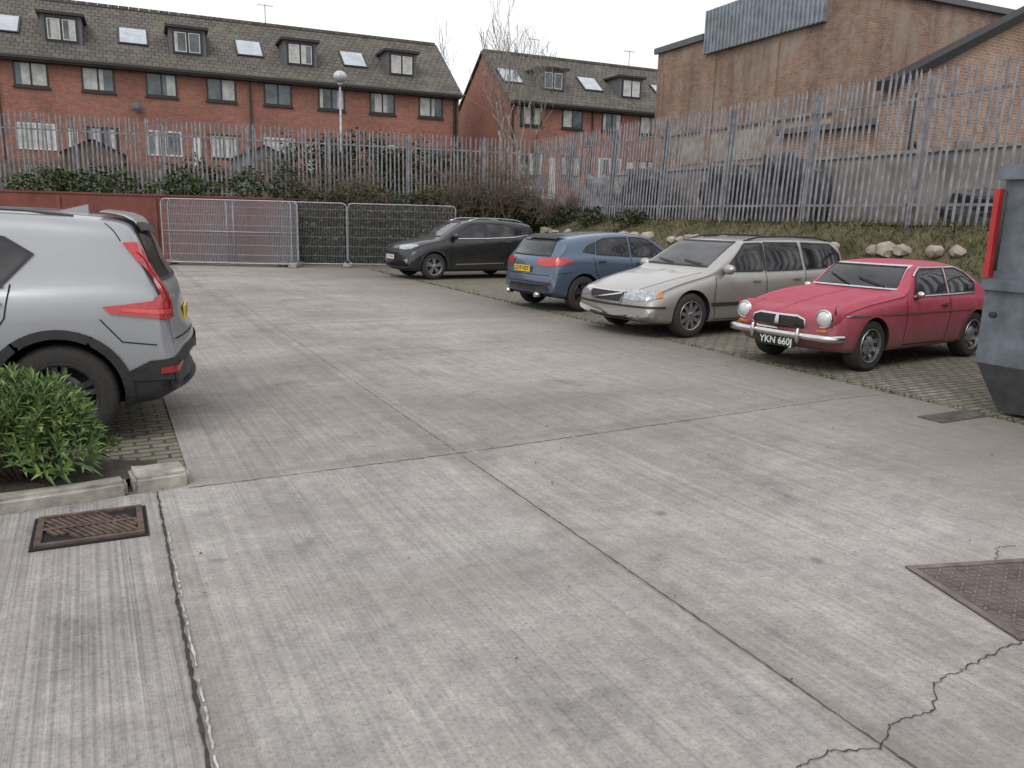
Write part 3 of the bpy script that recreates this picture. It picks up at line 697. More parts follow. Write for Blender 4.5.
# ------------------------------------------------------------------ cars
class Car:
    def __init__(s,name,S,loc,rz):
        s.S=S; s.e=empty(name,loc,rz); s.build()
    def build(s):
        S=s.S; L=S['L']; W=S['W']; prof=chaikin(S['prof'],2)
        px=[p[0] for p in prof]; pz=[p[1] for p in prof]
        xs=[px[0]]
        for x in px[1:]:
            if x-xs[-1]<.004: continue
            n=int((x-xs[-1])/.10)+1; x0=xs[-1]
            xs+=[x0+(x-x0)*(k+1)/n for k in range(n)]
        belt=chaikin(S['belt'],2); bx=[p[0] for p in belt]; bz=[p[1] for p in belt]
        wc=chaikin(S.get('wc',[(0,.88),(.12,.95),(.45,.99),(.9,1),(L-.9,1),(L-.35,.985),(L-.05,.95),(L,.92)]),1)
        zb=S.get('zb',[(0,.30),(.2,.22),(.6,.19),(L-.6,.20),(L-.15,.27),(L,.34)])
        tum=S.get('tum',.30); rings=[]; hd=S.get('hd',.10)
        for x in xs:
            zt=np.interp(x,px,pz); b=min(np.interp(x,bx,bz),zt-hd); z0=np.interp(x,[q[0] for q in zb],[q[1] for q in zb])
            b=max(b,z0+.12); w=W*np.interp(x,[q[0] for q in wc],[q[1] for q in wc]); h=zt-b; wg=w*.925-tum*max(h-.10,0); ed=min(.075,h*.5)
            mid=z0+(b-z0)*.55
            sec=[(0,z0),(w*.78,z0),(w*.95,z0+.02),(w*.985,z0+.14 if b-z0>.3 else z0+.03),(w,mid),(w*.992,b-.12*min(1,(b-z0)/.4)),(w*.965,b-.02),(w*.925,b+min(.03,h*.2)),
                 (w*.925*.4+wg*.6 if h>.2 else (w*.925+wg)/2, b+h*.55),(wg,zt-ed),(wg*.86,zt-ed*.22),(wg*.45,zt-.004),(0,zt)]
            sec=chaikin(sec,2)
            cf=S.get('cf',.20); cr=S.get('cr',.12)
            ring=[]
            def X(y,x=x):
                q=(y/W)**2; r=x
                if x<1.3: r+=cf*q*(1-x/1.3)**2
                if x>L-1.0: r-=cr*q*((x-L+1.0)/1.0)**2
                return r
            for (y,z) in sec: ring.append((X(y),y,z))
            for (y,z) in sec[-2:0:-1]: ring.append((X(y),-y,z))
            rings.append(ring)
        bm=bmesh.new(); n=len(rings[0]); V=[[bm.verts.new(p) for p in r] for r in rings]
        for a,b in zip(V,V[1:]):
            for k in range(n): bm.faces.new((a[k],a[(k+1)%n],b[(k+1)%n],b[k]))
        bm.faces.new(V[0]); bm.faces.new(V[-1][::-1])
        bmesh.ops.recalc_face_normals(bm,faces=bm.faces)
        cz=S.get('clad',.0)
        if cz>0: bmesh.ops.bisect_plane(bm,geom=bm.verts[:]+bm.edges[:]+bm.faces[:],plane_co=(0,0,cz),plane_no=(0,0,1))
        for f in bm.faces:
            c=f.calc_center_median()
            if c.z<max(cz,.215): f.material_index=1
        s.bvh=BVHTree.FromBMesh(bm)
        o=bm_obj('body',bm,[S['paint'],M_black,M_well],s.e)
        r=S['r']; cut=[]
        for xw in (S['xf'],S['xr']):
            for sg in (-1,1):
                b2=bmesh.new(); bmesh.ops.create_cone(b2,segments=48,radius1=r*S.get('ar',1.13),radius2=r*S.get('ar',1.13),depth=.45,cap_ends=True,matrix=Matrix.Translation((xw,sg*(W-.10),r+.01))@Matrix.Rotation(R(90),4,'X'))
                for f in b2.faces: f.material_index=2
                c=bm_obj('cutter',b2,[S['paint'],M_black,M_well]); cut.append(c)
                c.parent=s.e
                md=o.modifiers.new('b','BOOLEAN'); md.operation='DIFFERENCE'; md.solver='EXACT'; md.object=c
        bpy.context.view_layer.update()
        dg=bpy.context.evaluated_depsgraph_get(); me=bpy.data.meshes.new_from_object(o.evaluated_get(dg))
        o.modifiers.clear(); o.data=me
        me.polygons.foreach_set('use_smooth',[True]*len(me.polygons)); me.set_sharp_from_angle(angle=R(38))
        for c in cut: bpy.data.objects.remove(c)
        for i,xw in enumerate((S['xf'],S['xr'])):
            for sg in (-1,1): s.wheel('wheel_%d%s'%(i,'L' if sg<0 else 'R'),xw,sg*(W-.125),sg)
    def wheel(s,name,x,y,sg):
        S=s.S; r=S['r']; st=S.get('rim','spoke5'); bm=bmesh.new()
        w=.10
        lathe(bm,[(.60*r,-w*.9),(.68*r,-w),(.90*r,-w*1.02),(.97*r,-w*.85),(r,-w*.6),(r,w*.6),(.97*r,w*.85),(.90*r,w*1.02),(.68*r,w),(.60*r,w*.9)],44,0)
        lathe(bm,[(.665*r,sg*w*.99),(.655*r,sg*w*1.04),(.62*r,sg*w*.98),(.60*r,sg*w*.6),(.58*r,sg*w*.1)],44,1)
        lathe(bm,[(.60*r,sg*w*.05),(.02,sg*w*.05)],32,2)
        lathe(bm,[(.40*r,sg*w*.15),(.38*r,sg*w*.2),(.05,sg*w*.2)],32,3)
        nsp=S.get('nsp',5)
        if st=='steel':
            lathe(bm,[(.60*r,sg*w*.5),(.50*r,sg*w*.75),(.42*r,sg*w*.55),(.30*r,sg*w*.75),(.2*r,sg*w*.9),(.01,sg*w*.95)],40,1)
            for k in range(8):
                a=k*math.pi/4; M=Matrix.Rotation(-a,4,'Y')
                y0,y1=sorted((sg*w*.66,sg*w*.80)); box(bm,.40*r,.56*r,y0,y1,-.022,.022,2,M)
        else:
            for k in range(nsp):
                for da in ((-.16,.16) if S.get('dbl',1) else (0,)):
                    a=2*math.pi*k/nsp+math.pi/2; M=Matrix.Rotation(-a-da,4,'Y')
                    ww=.030*r/.33 if S.get('dbl',1) else S.get('sw',.04)*r/.33
                    y0,y1=sorted((sg*w*.55,sg*w*.88))
                    box(bm,.08*r,.64*r,y0,y1,-ww*.6,ww*.6,1,M)
            lathe(bm,[(.17*r,sg*w*.5),(.17*r,sg*w*.88),(.13*r,sg*w*.95),(.01,sg*w*.96)],20,1)
        rm=S.get('rimmat',M_alloy)
        o=bm_obj(name,bm,[M_rubber,rm,M_well,M_alloyd],s.e); o.location=(x,y,r)
        o.data.set_sharp_from_angle(angle=R(40))
    def patch(s,pts,axis,mat,name,off=.005,cell=.05):
        L,W=s.S['L'],s.S['W']
        bm=bmesh.new(); vs=[bm.verts.new((p[0],p[1],0)) for p in pts]; bm.faces.new(vs)
        bmesh.ops.triangulate(bm,faces=bm.faces[:])
        for ax in (0,1):
            lo=min(p[ax] for p in pts); hi=max(p[ax] for p in pts); k=lo+cell
            while k<hi-.003:
                no=(1,0,0) if ax==0 else (0,1,0); co=(k,0,0) if ax==0 else (0,k,0)
                bmesh.ops.bisect_plane(bm,geom=bm.verts[:]+bm.edges[:]+bm.faces[:],plane_co=co,plane_no=no,dist=1e-5); k+=cell
        for v in bm.verts:
            a,b=v.co.x,v.co.y
            if axis in ('L','R'):
                sg=-1 if axis=='L' else 1; o=Vector((a,sg*3,b)); d=Vector((0,-sg,0)); fb=Vector((a,sg*W*.9,b))
            elif axis=='F': o=Vector((-2,a,b)); d=Vector((1,0,0)); fb=Vector((.1,a,b))
            elif axis=='B': o=Vector((L+2,a,b)); d=Vector((-1,0,0)); fb=Vector((L-.1,a,b))
            elif axis in ('CL','CR','DL','DR'):
                sg=-1 if axis[1]=='L' else 1; en=1 if axis[0]=='C' else -1; u=a/2
                base=Vector(((L if en>0 else 0)+en*u, sg*W-sg*u, b)); d=Vector((-en,-sg,0)).normalized(); o=base-d*2; fb=base+d*.15
            else: o=Vector((a,b,4)); d=Vector((0,0,-1)); fb=Vector((a,b,1))
            loc,nor,_,_=s.bvh.ray_cast(o,d)
            if loc is None or (loc-fb).length>2.2: loc,nor,_,_=s.bvh.find_nearest(fb)
            if nor.dot(d)>0: nor=-nor
            v.co=loc+nor*off-d*off*.5
        bmesh.ops.recalc_face_normals(bm,faces=bm.faces)
        o=bm_obj(name,bm,[mat],s.e,True,60)
        if mat is M_cglass: s.strip(list(pts)+[pts[0]],.022,axis,M_black,name+'_seal',off+.003,.07)
        return o
    def both(s,pts,mat,name,off=.005,cell=.05):
        s.patch(pts,'L',mat,name+'_l',off,cell); s.patch(pts,'R',mat,name+'_r',off,cell)
    def corner(s,pts,mat,name,off=.008,cell=.03,end='C'):
        s.patch(pts,end+'L',mat,name+'_l',off,cell); s.patch(pts,end+'R',mat,name+'_r',off,cell)
    def ends(s,pts,axis,mat,name,off=.005,cell=.05):
        s.patch(pts,axis,mat,name+'_a',off,cell); s.patch([(-p[0],p[1]) for p in pts],axis,mat,name+'_b',off,cell)
    def strip(s,pts,w,axis,mat,name,off=.006,cell=.06):
        P_=[Vector(p) for p in pts]; l=[];r=[]; cl=(P_[0]-P_[-1]).length<1e-6; n_=len(P_)
        for i,p in enumerate(P_):
            a=P_[i-1] if i>0 else (P_[-2] if cl else P_[0]); b=P_[i+1] if i<n_-1 else (P_[1] if cl else P_[-1])
            d=(b-a).normalized(); n=Vector((-d.y,d.x))*w/2; l.append(tuple(p+n)); r.append(tuple(p-n))
        s.patch_multi([[l[i],l[i+1],r[i+1],r[i]] for i in range(n_-1)],axis,mat,name,off,cell)
    def patch_multi(s,quads,axis,mat,name,off,cell):
        objs=[s.patch(q,axis,mat,name,off,cell) for q in quads]
        if len(objs)>1:
            bm=bmesh.new()
            for o in objs: bm.from_mesh(o.data)
            bmesh.ops.remove_doubles(bm,verts=bm.verts[:],dist=.0005)
            for o in objs: bpy.data.objects.remove(o)
            bm_obj(name,bm,[mat],s.e,True,60)
    def bstrip(s,pts,w,mat,name,off=.004,cell=.06):
        s.strip(pts,w,'L',mat,name+'_l',off,cell); s.strip(pts,w,'R',mat,name+'_r',off,cell)
    def arch(s,xw,w,mat,name,lo=.2):
        r=s.S['r']*s.S.get('ar',1.13)+w/2-.004; pts=[]
        for k in range(25):
            a=R(-20+220*k/24); z=s.S['r']+.01+r*math.sin(a)
            if z>lo: pts.append((xw+r*math.cos(a),z))
        s.bstrip(pts,w,mat,name,.010,.07)
    def hit(s,axis,a,b):
        if axis=='F': q=s.bvh.ray_cast(Vector((-2,a,b)),Vector((1,0,0)))
        elif axis=='B': q=s.bvh.ray_cast(Vector((s.S['L']+2,a,b)),Vector((-1,0,0)))
        elif axis=='T': q=s.bvh.ray_cast(Vector((a,b,4)),Vector((0,0,-1)))
        else:
            sg=-1 if axis=='L' else 1; q=s.bvh.ray_cast(Vector((a,sg*3,b)),Vector((0,-sg,0)))
        return q[0]
    def plate(s,txt,end,z,bg,ink,w=.52,h=.115,y=0,po=.03):
        p=s.hit(end,y,z); x=p.x+(-po if end=='F' else po)
        bm=bmesh.new(); box(bm,x-.008,x+.008,y-w/2,y+w/2,z-h/2,z+h/2); box(bm,x+(.009 if end=='F' else -.03),x+(.03 if end=='F' else -.009),y-w/2+.05,y+w/2-.05,z-h/2+.02,z+h/2-.02,1)
        bm_obj('number_plate',bm,[bg,M_black],s.e)
        cu=bpy.data.curves.new('txt','FONT'); cu.body=txt; cu.size=h*.95; cu.align_x='CENTER'; cu.align_y='CENTER'; cu.offset=.002
        t=bpy.data.objects.new('t',cu); scene.collection.objects.link(t); bpy.context.view_layer.update()
        me=bpy.data.meshes.new_from_object(t.evaluated_get(bpy.context.evaluated_depsgraph_get())); bpy.data.objects.remove(t)
        o=mesh_obj('plate_text',me,[ink],s.e)
        if end=='F': M=Matrix(((0,0,-1,x-.011),(-1,0,0,y),(0,1,0,z),(0,0,0,1)))
        else: M=Matrix(((0,0,1,x+.011),(1,0,0,y),(0,1,0,z),(0,0,0,1)))
        me.transform(M)
        bb=max(v.co.y for v in me.vertices)-min(v.co.y for v in me.vertices)
        if bb>w*.92:
            for v in me.vertices: v.co.y=y+(v.co.y-y)*w*.92/bb
    def mirror(s,x,z,mat,out=.11,sz=(.075,.11,.075)):
        for sg,ax in ((-1,'L'),(1,'R')):
            p=s.hit(ax,x,z-.02); bm=bmesh.new()
            bmesh.ops.create_uvsphere(bm,u_segments=18,v_segments=12,radius=1,matrix=Matrix.Translation((x-.02,p.y+sg*out,z+.03))@Matrix.Rotation(sg*R(8),4,'Z')@Matrix.Diagonal((*sz,1)))
            for v in bm.verts:
                if v.co.x>x+.02: v.co.x=x+.02
            bm_obj('mirror_%d'%(sg>0),bm,[mat],s.e,True,50)
            bm=bmesh.new(); tube(bm,[(x,p.y-sg*.01,z-.03),(x-.01,p.y+sg*out*.7,z)],.022,6); bm_obj('mirror_arm_%d'%(sg>0),bm,[M_black],s.e)
    def handle(s,x,z,mat):
        for sg,ax in ((-1,'L'),(1,'R')):
            p=s.hit(ax,x,z); bm=bmesh.new(); y0,y1=sorted((p.y+sg*.004,p.y+sg*.035)); box(bm,x-.09,x+.09,y0,y1,z-.014,z+.014)
            bmesh.ops.bevel(bm,geom=bm.edges[:],offset=.01,segments=2,affect='EDGES'); bm_obj('handle_%d'%(sg>0),bm,[mat],s.e,True,60)
    def rails(s,x0,x1,yi,mat,h=.05,rad=.014):
        for sg in (-1,1):
            bm=bmesh.new(); pts=[]
            for k in range(13):
                x=x0+(x1-x0)*k/12; p=s.hit('T',x,sg*yi); zz=h*min(1,4*min(k,12-k)/12*1.6); pts.append((x,sg*yi,p.z+zz))
            tube(bm,pts,rad,8); bm_obj('roof_rail_%d'%(sg>0),bm,[mat],s.e)
    def wipers(s,pts_list):
        bm=bmesh.new()
        for pl in pts_list:
            P_=[]
            for (y,z) in pl:
                p=s.hit('F',y,z); P_.append((p.x-.03,y,p.z+.01))
            tube(bm,P_,.009,5)
        bm_obj('wipers',bm,[M_black],s.e)

def place(contact,local,rz):
    c=math.cos(rz);sn=math.sin(rz)
    return (contact[0]-(c*local[0]-sn*local[1]),contact[1]-(sn*local[0]+c*local[1]),0.0)

# --- silver estate
S=dict(L=4.71,W=.90,xf=.93,xr=3.69,r=.325,paint=paint('paint_champagne',(.40,.385,.355),.6,.34,.12),
  prof=[(0,.42),(.005,.57),(.03,.65),(.14,.705),(.6,.83),(1.05,.915),(1.24,.95),(1.34,.995),(2.0,1.385),(2.2,1.435),(2.9,1.465),(3.7,1.46),(4.3,1.43),(4.44,1.395),(4.60,1.02),(4.66,.95),(4.69,.75),(4.71,.5)],
  belt=[(0,.42),(.1,.56),(.6,.71),(1.2,.83),(1.5,.89),(3,.915),(4.3,.94),(4.71,.9)],rimmat=M_alloy,nsp=9,dbl=0,sw=.045,tum=.28,cf=.19,
  wc=[(0,.91),(.10,.96),(.40,.99),(.9,1),(3.8,1),(4.4,.985),(4.66,.96),(4.71,.94)])
rz=R(32); c=Car('parked_estate_car',S,place((2.56,11.71),(.93,-.80),rz),rz); pm=S['paint']
c.patch([(-.66,1.02),(.66,1.02),(.56,1.38),(-.56,1.38)],'F',M_cglass,'windscreen')
c.both([(1.58,.955),(2.06,1.325),(2.13,1.36),(2.44,1.375),(2.42,.955)],M_cglass,'front_window')
c.both([(2.52,.955),(2.53,1.38),(3.30,1.38),(3.36,.97)],M_cglass,'rear_window')
c.both([(3.45,.97),(3.40,1.38),(4.12,1.36),(4.32,1.20),(4.36,1.01)],M_cglass,'quarter_window')
c.both([(2.455,.955),(2.455,1.378),(2.50,1.38),(2.50,.955)],M_black,'pillar',.004)
c.patch([(-.60,1.04),(.60,1.04),(.52,1.36),(-.52,1.36)],'B',M_cglass,'rear_screen')
c.corner([(-.34,.60),(-.34,.66),(-.06,.69),(.22,.69),(.46,.665),(.46,.56),(.20,.54),(-.05,.56)],M_lamp,'headlamp',.008,.04,'D')
c.corner([(-.34,.60),(-.34,.66),(-.22,.672),(-.20,.585)],M_amber,'indicator',.012,.04,'D')
c.patch([(-.34,.505),(.34,.505),(.39,.645),(-.39,.645)],'F',M_black,'grille',.006)
for k in range(11): c.patch([(-.345+k*.068,.515),(-.338+k*.068,.515),(-.338+k*.068,.635),(-.345+k*.068,.635)],'F',M_alloyd,'grille_bar',.012,.08)
c.strip([(-.34,.50),(-.40,.65),(.40,.65),(.34,.50),(-.34,.50)],.020,'F',M_chrome,'grille_frame',.016)
c.strip([(-.36,.63),(.33,.52)],.018,'F',M_chrome,'grille_diagonal',.018)
c.patch([(-.42,.25),(.42,.25),(.46,.33),(-.46,.33)],'F',M_black,'lower_grille')
c.ends([(.52,.27),(.68,.28),(.68,.33),(.52,.33)],'F',M_lamp,'foglamp',.008)
c.corner([(-.40,.445),(-.40,.475),(.9,.475),(.9,.445)],M_black,'bumper_strip',.009,.06,'D')
c.bstrip([(1.30,.48),(3.25,.48)],.05,M_black,'side_moulding',.009)
for pts in ([(1.40,.87),(1.36,.6),(1.40,.26)],[(2.48,.945),(2.48,.25)],[(3.42,.95),(3.38,.72),(3.22,.5),(3.15,.26)],[(1.40,.25),(3.15,.25)]): c.bstrip(pts,.010,M_well,'seam',.003)
c.strip([(.16,.52),(.5,.62),(1.25,.70)],.01,'T',M_well,'bonnet_seam_a',.003); c.strip([(.16,-.52),(.5,-.62),(1.25,-.70)],.01,'T',M_well,'bonnet_seam_b',.003)
c.corner([(-.16,.80),(-.16,1.34),(-.08,1.34),(.02,.82)],M_red,'tail_lamp')
c.plate('AJ53 FPV','F',.39,M_plw,M_ink); c.mirror(1.60,.96,pm); c.handle(2.25,.81,pm); c.handle(3.18,.83,pm)
c.rails(2.2,4.25,.60,M_black,.04); c.wipers([[(-.55,1.04),(-.1,1.09)],[(.05,1.04),(.5,1.09)]])

# --- red vintage coupe
S=dict(L=3.89,W=.76,xf=.78,xr=3.09,r=.30,paint=paint('paint_faded_red',(.34,.018,.048),.0,.55,.45,(.42,.10,.15),.15,(.43,.065,.11)),ar=1.10,
  prof=[(0,.50),(.004,.60),(.03,.665),(.12,.71),(.5,.785),(1.0,.85),(1.30,.885),(1.42,.905),(1.72,1.19),(1.84,1.23),(2.3,1.26),(2.7,1.245),(3.1,1.13),(3.5,.94),(3.75,.845),(3.85,.79),(3.88,.62),(3.89,.45)],
  belt=[(0,.50),(.06,.60),(.5,.72),(1.2,.785),(1.6,.815),(3,.815),(3.89,.74)],rim='steel',rimmat=M_alloy,tum=.38,cf=.12,hd=.075,
  wc=[(0,.88),(.06,.945),(.3,.99),(.9,1),(3.0,1),(3.5,.96),(3.89,.86)],zb=[(0,.36),(.2,.24),(.6,.19),(3.2,.2),(3.89,.36)])
rz=R(34); c=Car('parked_coupe_car',S,place((4.14,9.29),(.78,-.66),rz),rz); pm=S['paint']
c.patch([(-.57,.925),(.57,.925),(.49,1.18),(-.49,1.18)],'F',M_cglass,'windscreen')
c.strip([(-.59,.915),(-.505,1.19),(.505,1.19),(.59,.915),(-.59,.915)],.018,'F',M_chrome,'windscreen_trim',.014)
c.both([(1.62,.86),(1.76,1.10),(1.88,1.155),(2.36,1.17),(2.36,.86)],M_cglass,'door_window')
c.both([(2.43,.86),(2.43,1.17),(2.70,1.16),(2.90,1.10),(3.10,.97),(3.04,.87)],M_cglass,'quarter_window')
c.bstrip([(1.60,.845),(3.06,.855)],.016,M_chrome,'window_trim',.010); c.bstrip([(2.395,.86),(2.395,1.17)],.03,M_chrome,'pillar_trim',.010)
c.bstrip([(1.70,1.08),(1.77,1.13),(1.88,1.176),(2.70,1.178),(2.91,1.12),(3.12,.97),(3.05,.86)],.014,M_chrome,'window_trim_top',.012)
c.patch([(-.42,.97),(.42,.97),(.36,1.16),(-.36,1.16)],'B',M_cglass,'rear_screen')
c.bstrip([(.30,.655),(3.6,.645)],.014,M_chrome,'side_strip',.008)
for pts in ([(1.44,.80),(1.42,.30)],[(2.42,.84),(2.42,.6),(2.36,.30)],[(1.42,.27),(2.36,.27)]): c.bstrip(pts,.010,M_well,'seam',.003)
c.strip([(.12,.50),(1.32,.56)],.009,'T',M_well,'bonnet_seam_a',.003); c.strip([(.12,-.50),(1.32,-.56)],.009,'T',M_well,'bonnet_seam_b',.003)
c.strip([(.10,0),(1.30,0)],.014,'T',pm,'bonnet_bead',.008)
for sg in (-1,1):
    bm=bmesh.new(); rows=[]
    for k in range(22):
        t=k/21; x=.10+1.45*t; prow=[]
        hgt=.045*max(0,math.sin(math.pi*min(1,t*.95+.05)))**.8
        for j in range(9):
            a=j/8; y=.50+.185*a; p=c.hit('T',x,sg*y)
            prow.append(bm.verts.new((x,sg*y,(p.z if p else .8)-.003+hgt*math.sin(math.pi*a))))
        rows.append(prow)
    for a_,b2 in zip(rows,rows[1:]):
        for j in range(8): bm.faces.new((a_[j],a_[j+1],b2[j+1],b2[j]))
    bmesh.ops.recalc_face_normals(bm,faces=bm.faces); bm_obj('wing_crown_%d'%(sg>0),bm,[pm],c.e,True,70)
c.patch([(-.33,.465),(.33,.465),(.37,.52),(.35,.595),(.26,.62),(-.26,.62),(-.35,.595),(-.37,.52)],'F',M_plb,'grille',.006,.04)
c.strip([(-.33,.46),(-.375,.52),(-.355,.60),(-.26,.63),(.26,.63),(.355,.60),(.375,.52),(.33,.46),(-.33,.46)],.018,'F',M_chrome,'grille_surround',.014,.04)
for k in range(-8,9):
    if k: c.patch([(k*.04-.002,.475),(k*.04+.002,.475),(k*.04+.002,.605),(k*.04-.002,.605)],'F',M_alloyd,'slat',.012,.1)
c.patch([(-.03,.52),(.03,.52),(.02,.62),(-.02,.62)],'F',M_chrome,'badge',.016)
M_rl=simple('round_lamp_glass',(.55,.56,.55),.1,.1,1,.2,30)
for sg in (-1,1):
    p=c.hit('F',sg*.565,.60); bm=bmesh.new()
    lathe(bm,[(.088,-.10),(.104,.0),(.110,.035),(.100,.052),(.090,.045)],28,0); lathe(bm,[(.090,.04),(.07,.062),(.04,.078),(.005,.084)],28,1); lathe(bm,[(.10,-.36),(.128,-.20),(.130,-.06),(.120,.0),(.108,.015)],28,2)
    M=Matrix.Translation((p.x+.03,sg*.565,.625))@Matrix(((0,-1,0,0),(1,0,0,0),(0,0,1,0),(0,0,0,1)))
    bmesh.ops.transform(bm,matrix=M,verts=bm.verts[:]); bm_obj('headlamp_%d'%(sg>0),bm,[M_chrome,M_rl,pm],c.e)
    q=c.hit('F',sg*.55,.49)
    bm=bmesh.new(); box(bm,q.x-.025,q.x+.05,sg*.55-.07,sg*.55+.07,.47,.508); bmesh.ops.bevel(bm,geom=bm.edges[:],offset=.012,segments=2,affect='EDGES'); bm_obj('side_lamp_%d'%(sg>0),bm,[M_amber],c.e,True)
def bumper(c,end,z,yw,off,hh=.04):
    pts=[]
    for k in range(17):
        y=-yw+2*yw*k/16; p=c.hit(end,y*.97,z+.03); pts.append((p.x+(-off if end=='F' else off),y,z))
    s_=1 if end=='F' else -1
    pts=[(pts[0][0]+s_*.16,-yw-.045,z)]+pts+[(pts[-1][0]+s_*.16,yw+.045,z)]
    bm=bmesh.new(); tube(bm,pts,hh,10)
    for v in bm.verts: v.co.z=z+(v.co.z-z)*1.1
    for sg in (-1,1):
        y=sg*.32; p=c.hit(end,y,z); x=p.x-off-.03 if end=='F' else p.x+off+.03
        bmesh.ops.create_uvsphere(bm,u_segments=12,v_segments=8,radius=1,matrix=Matrix.Translation((x,y,z))@Matrix.Diagonal((.04,.03,.095,1)))
    bm_obj('bumper_'+end,bm,[M_chrome],c.e,True,60)
bumper(c,'F',.41,.70,.06); bumper(c,'B',.44,.66,.06)
c.plate('YKN 660J','F',.315,M_plb,M_inkw,.52,.12,0,.07)
c.wipers([[(-.42,.94),(.0,1.03)],[(.05,.94),(.42,1.06)]])
c.mirror(1.62,.84,M_chrome,.08,(.03,.055,.045)); c.handle(2.28,.74,M_chrome)
c.both([(3.60,.62),(3.80,.62),(3.78,.78),(3.70,.78)],M_red,'tail_lamp')
c.arch(.78,.022,pm,'arch_f'); c.arch(3.09,.022,pm,'arch_r')

# --- blue hatchback, reversed
S=dict(L=4.38,W=.905,xf=.87,xr=3.57,r=.325,paint=paint('paint_blue',(.085,.125,.19),.5,.34,.12),
  prof=[(0,.45),(.01,.60),(.06,.70),(.5,.86),(1.0,.95),(1.1,.98),(1.85,1.37),(2.1,1.43),(2.6,1.455),(3.2,1.42),(3.75,1.35),(3.92,1.32),(4.0,1.27),(4.18,1.05),(4.26,.98),(4.32,.90),(4.35,.68),(4.38,.62),(4.38+.001,.42)],
  belt=[(0,.45),(.1,.60),(.6,.75),(1.3,.90),(2.5,.96),(3.6,1.02),(4.2,.98),(4.38,.8)],nsp=5,rimmat=M_alloyd,tum=.36,cr=.2)
rz=R(32+180); c=Car('parked_hatchback_car',S,place((1.235,14.8),(3.57,.80),rz),rz); pm=S['paint']
c.patch([(-.60,1.02),(.60,1.02),(.48,1.36),(-.48,1.36)],'F',M_cglass,'windscreen')
c.both([(1.45,.995),(1.95,1.31),(2.1,1.345),(2.42,1.36),(2.42,1.01)],M_cglass,'front_window')
c.both([(2.49,1.01),(2.49,1.36),(3.05,1.33),(3.22,1.28),(3.27,1.05)],M_cglass,'rear_window')
c.both([(3.32,1.06),(3.28,1.26),(3.45,1.20),(3.58,1.10)],M_cglass,'quarter_window')
c.patch([(-.62,1.01),(.62,1.01),(.52,1.27),(-.52,1.27)],'B',M_cglass,'rear_screen')
c.patch([(3.72,-.52),(3.96,-.52),(3.99,0),(3.96,.52),(3.72,.52)],'T',M_black,'spoiler',.03)
c.corner([(-.50,.90),(-.48,.96),(-.2,.98),(.10,.965),(.40,.95),(.40,.84),(.15,.82),(-.15,.83)],M_red,'tail_lamp')
c.patch([(-.70,.28),(.70,.28),(.64,.46),(-.64,.46)],'B',M_black,'diffuser')
c.ends([(.62,.50),(.76,.51),(.76,.54),(.62,.53)],'B',M_redd,'reflector',.008)
c.plate('LD19 HZY','B',.76,M_ply,M_ink)
for pts in ([(1.34,.88),(1.34,.25)],[(2.46,.99),(2.44,.25)],[(3.36,1.0),(3.30,.70),(3.10,.48),(3.05,.25)],[(1.34,.25),(3.05,.25)],[(3.85,.72),(4.15,.70)]): c.bstrip(pts,.010,M_well,'seam',.003)
c.strip([(-.72,.66),(.72,.66)],.010,'B',M_well,'hatch_seam'); c.mirror(1.50,1.02,pm); c.handle(2.28,.88,pm); c.handle(3.18,.92,pm)
for sg in (-1,1):
    bm=bmesh.new(); tube(bm,[(4.25,sg*.5,.30),(4.40,sg*.5,.30)],.045,14); bm_obj('exhaust_%d'%(sg>0),bm,[M_chrome],c.e)

# --- black crossover
S=dict(L=4.45,W=.92,xf=.88,xr=3.53,r=.35,paint=paint('paint_black',(.012,.013,.016),.3,.25,.06),clad=.34,ar=1.12,
  prof=[(0,.50),(.01,.70),(.06,.83),(.2,.92),(.6,1.02),(1.0,1.08),(1.12,1.11),(1.80,1.52),(2.05,1.59),(2.6,1.62),(3.3,1.60),(3.9,1.54),(4.06,1.49),(4.26,1.14),(4.34,1.06),(4.40,.85),(4.44,.70),(4.45,.45)],
  belt=[(0,.5),(.1,.70),(.6,.88),(1.3,1.0),(2.5,1.07),(3.7,1.14),(4.3,1.05),(4.45,.9)],nsp=5,rimmat=M_alloy,tum=.30,cf=.24,cr=.2)
rz=R(31); c=Car('parked_suv',S,place((-2.2,21.6),(.88,-.81),rz),rz); pm=S['paint']
c.patch([(-.64,1.14),(.64,1.14),(.53,1.51),(-.53,1.51)],'F',M_cglass,'windscreen')
c.both([(1.50,1.10),(1.95,1.44),(2.10,1.49),(2.42,1.505),(2.42,1.12)],M_cglass,'front_window')
c.both([(2.49,1.12),(2.49,1.505),(3.10,1.495),(3.32,1.44),(3.36,1.16)],M_cglass,'rear_window')
c.both([(3.41,1.17),(3.39,1.42),(3.60,1.36),(3.80,1.22)],M_cglass,'quarter_window')
c.bstrip([(1.48,1.085),(2.5,1.10),(3.36,1.14),(3.82,1.205)],.018,M_chrome,'window_trim',.012)
c.patch([(-.60,1.14),(.60,1.14),(.52,1.46),(-.52,1.46)],'B',M_cglass,'rear_screen')
c.corner([(-.35,.88),(-.30,.92),(.0,.92),(.46,.88),(.44,.80),(.15,.78),(-.1,.81)],M_lamp,'headlamp',.008,.04,'D')
c.patch([(-.36,.74),(.36,.74),(.36,.80),(-.36,.80)],'F',M_black,'grille'); c.strip([(-.36,.73),(.36,.73)],.02,'F',M_chrome,'grille_bar',.01)
c.patch([(-.5,.36),(.5,.36),(.45,.50),(-.45,.50)],'F',M_black,'lower_grille')
c.ends([(.62,.42),(.76,.44),(.76,.54),(.62,.52)],'F',M_lamp,'foglamp',.008); c.plate('EX17 KVA','F',.58,M_plw,M_ink)
c.arch(.88,.06,M_black,'arch_f'); c.arch(3.53,.06,M_black,'arch_r')
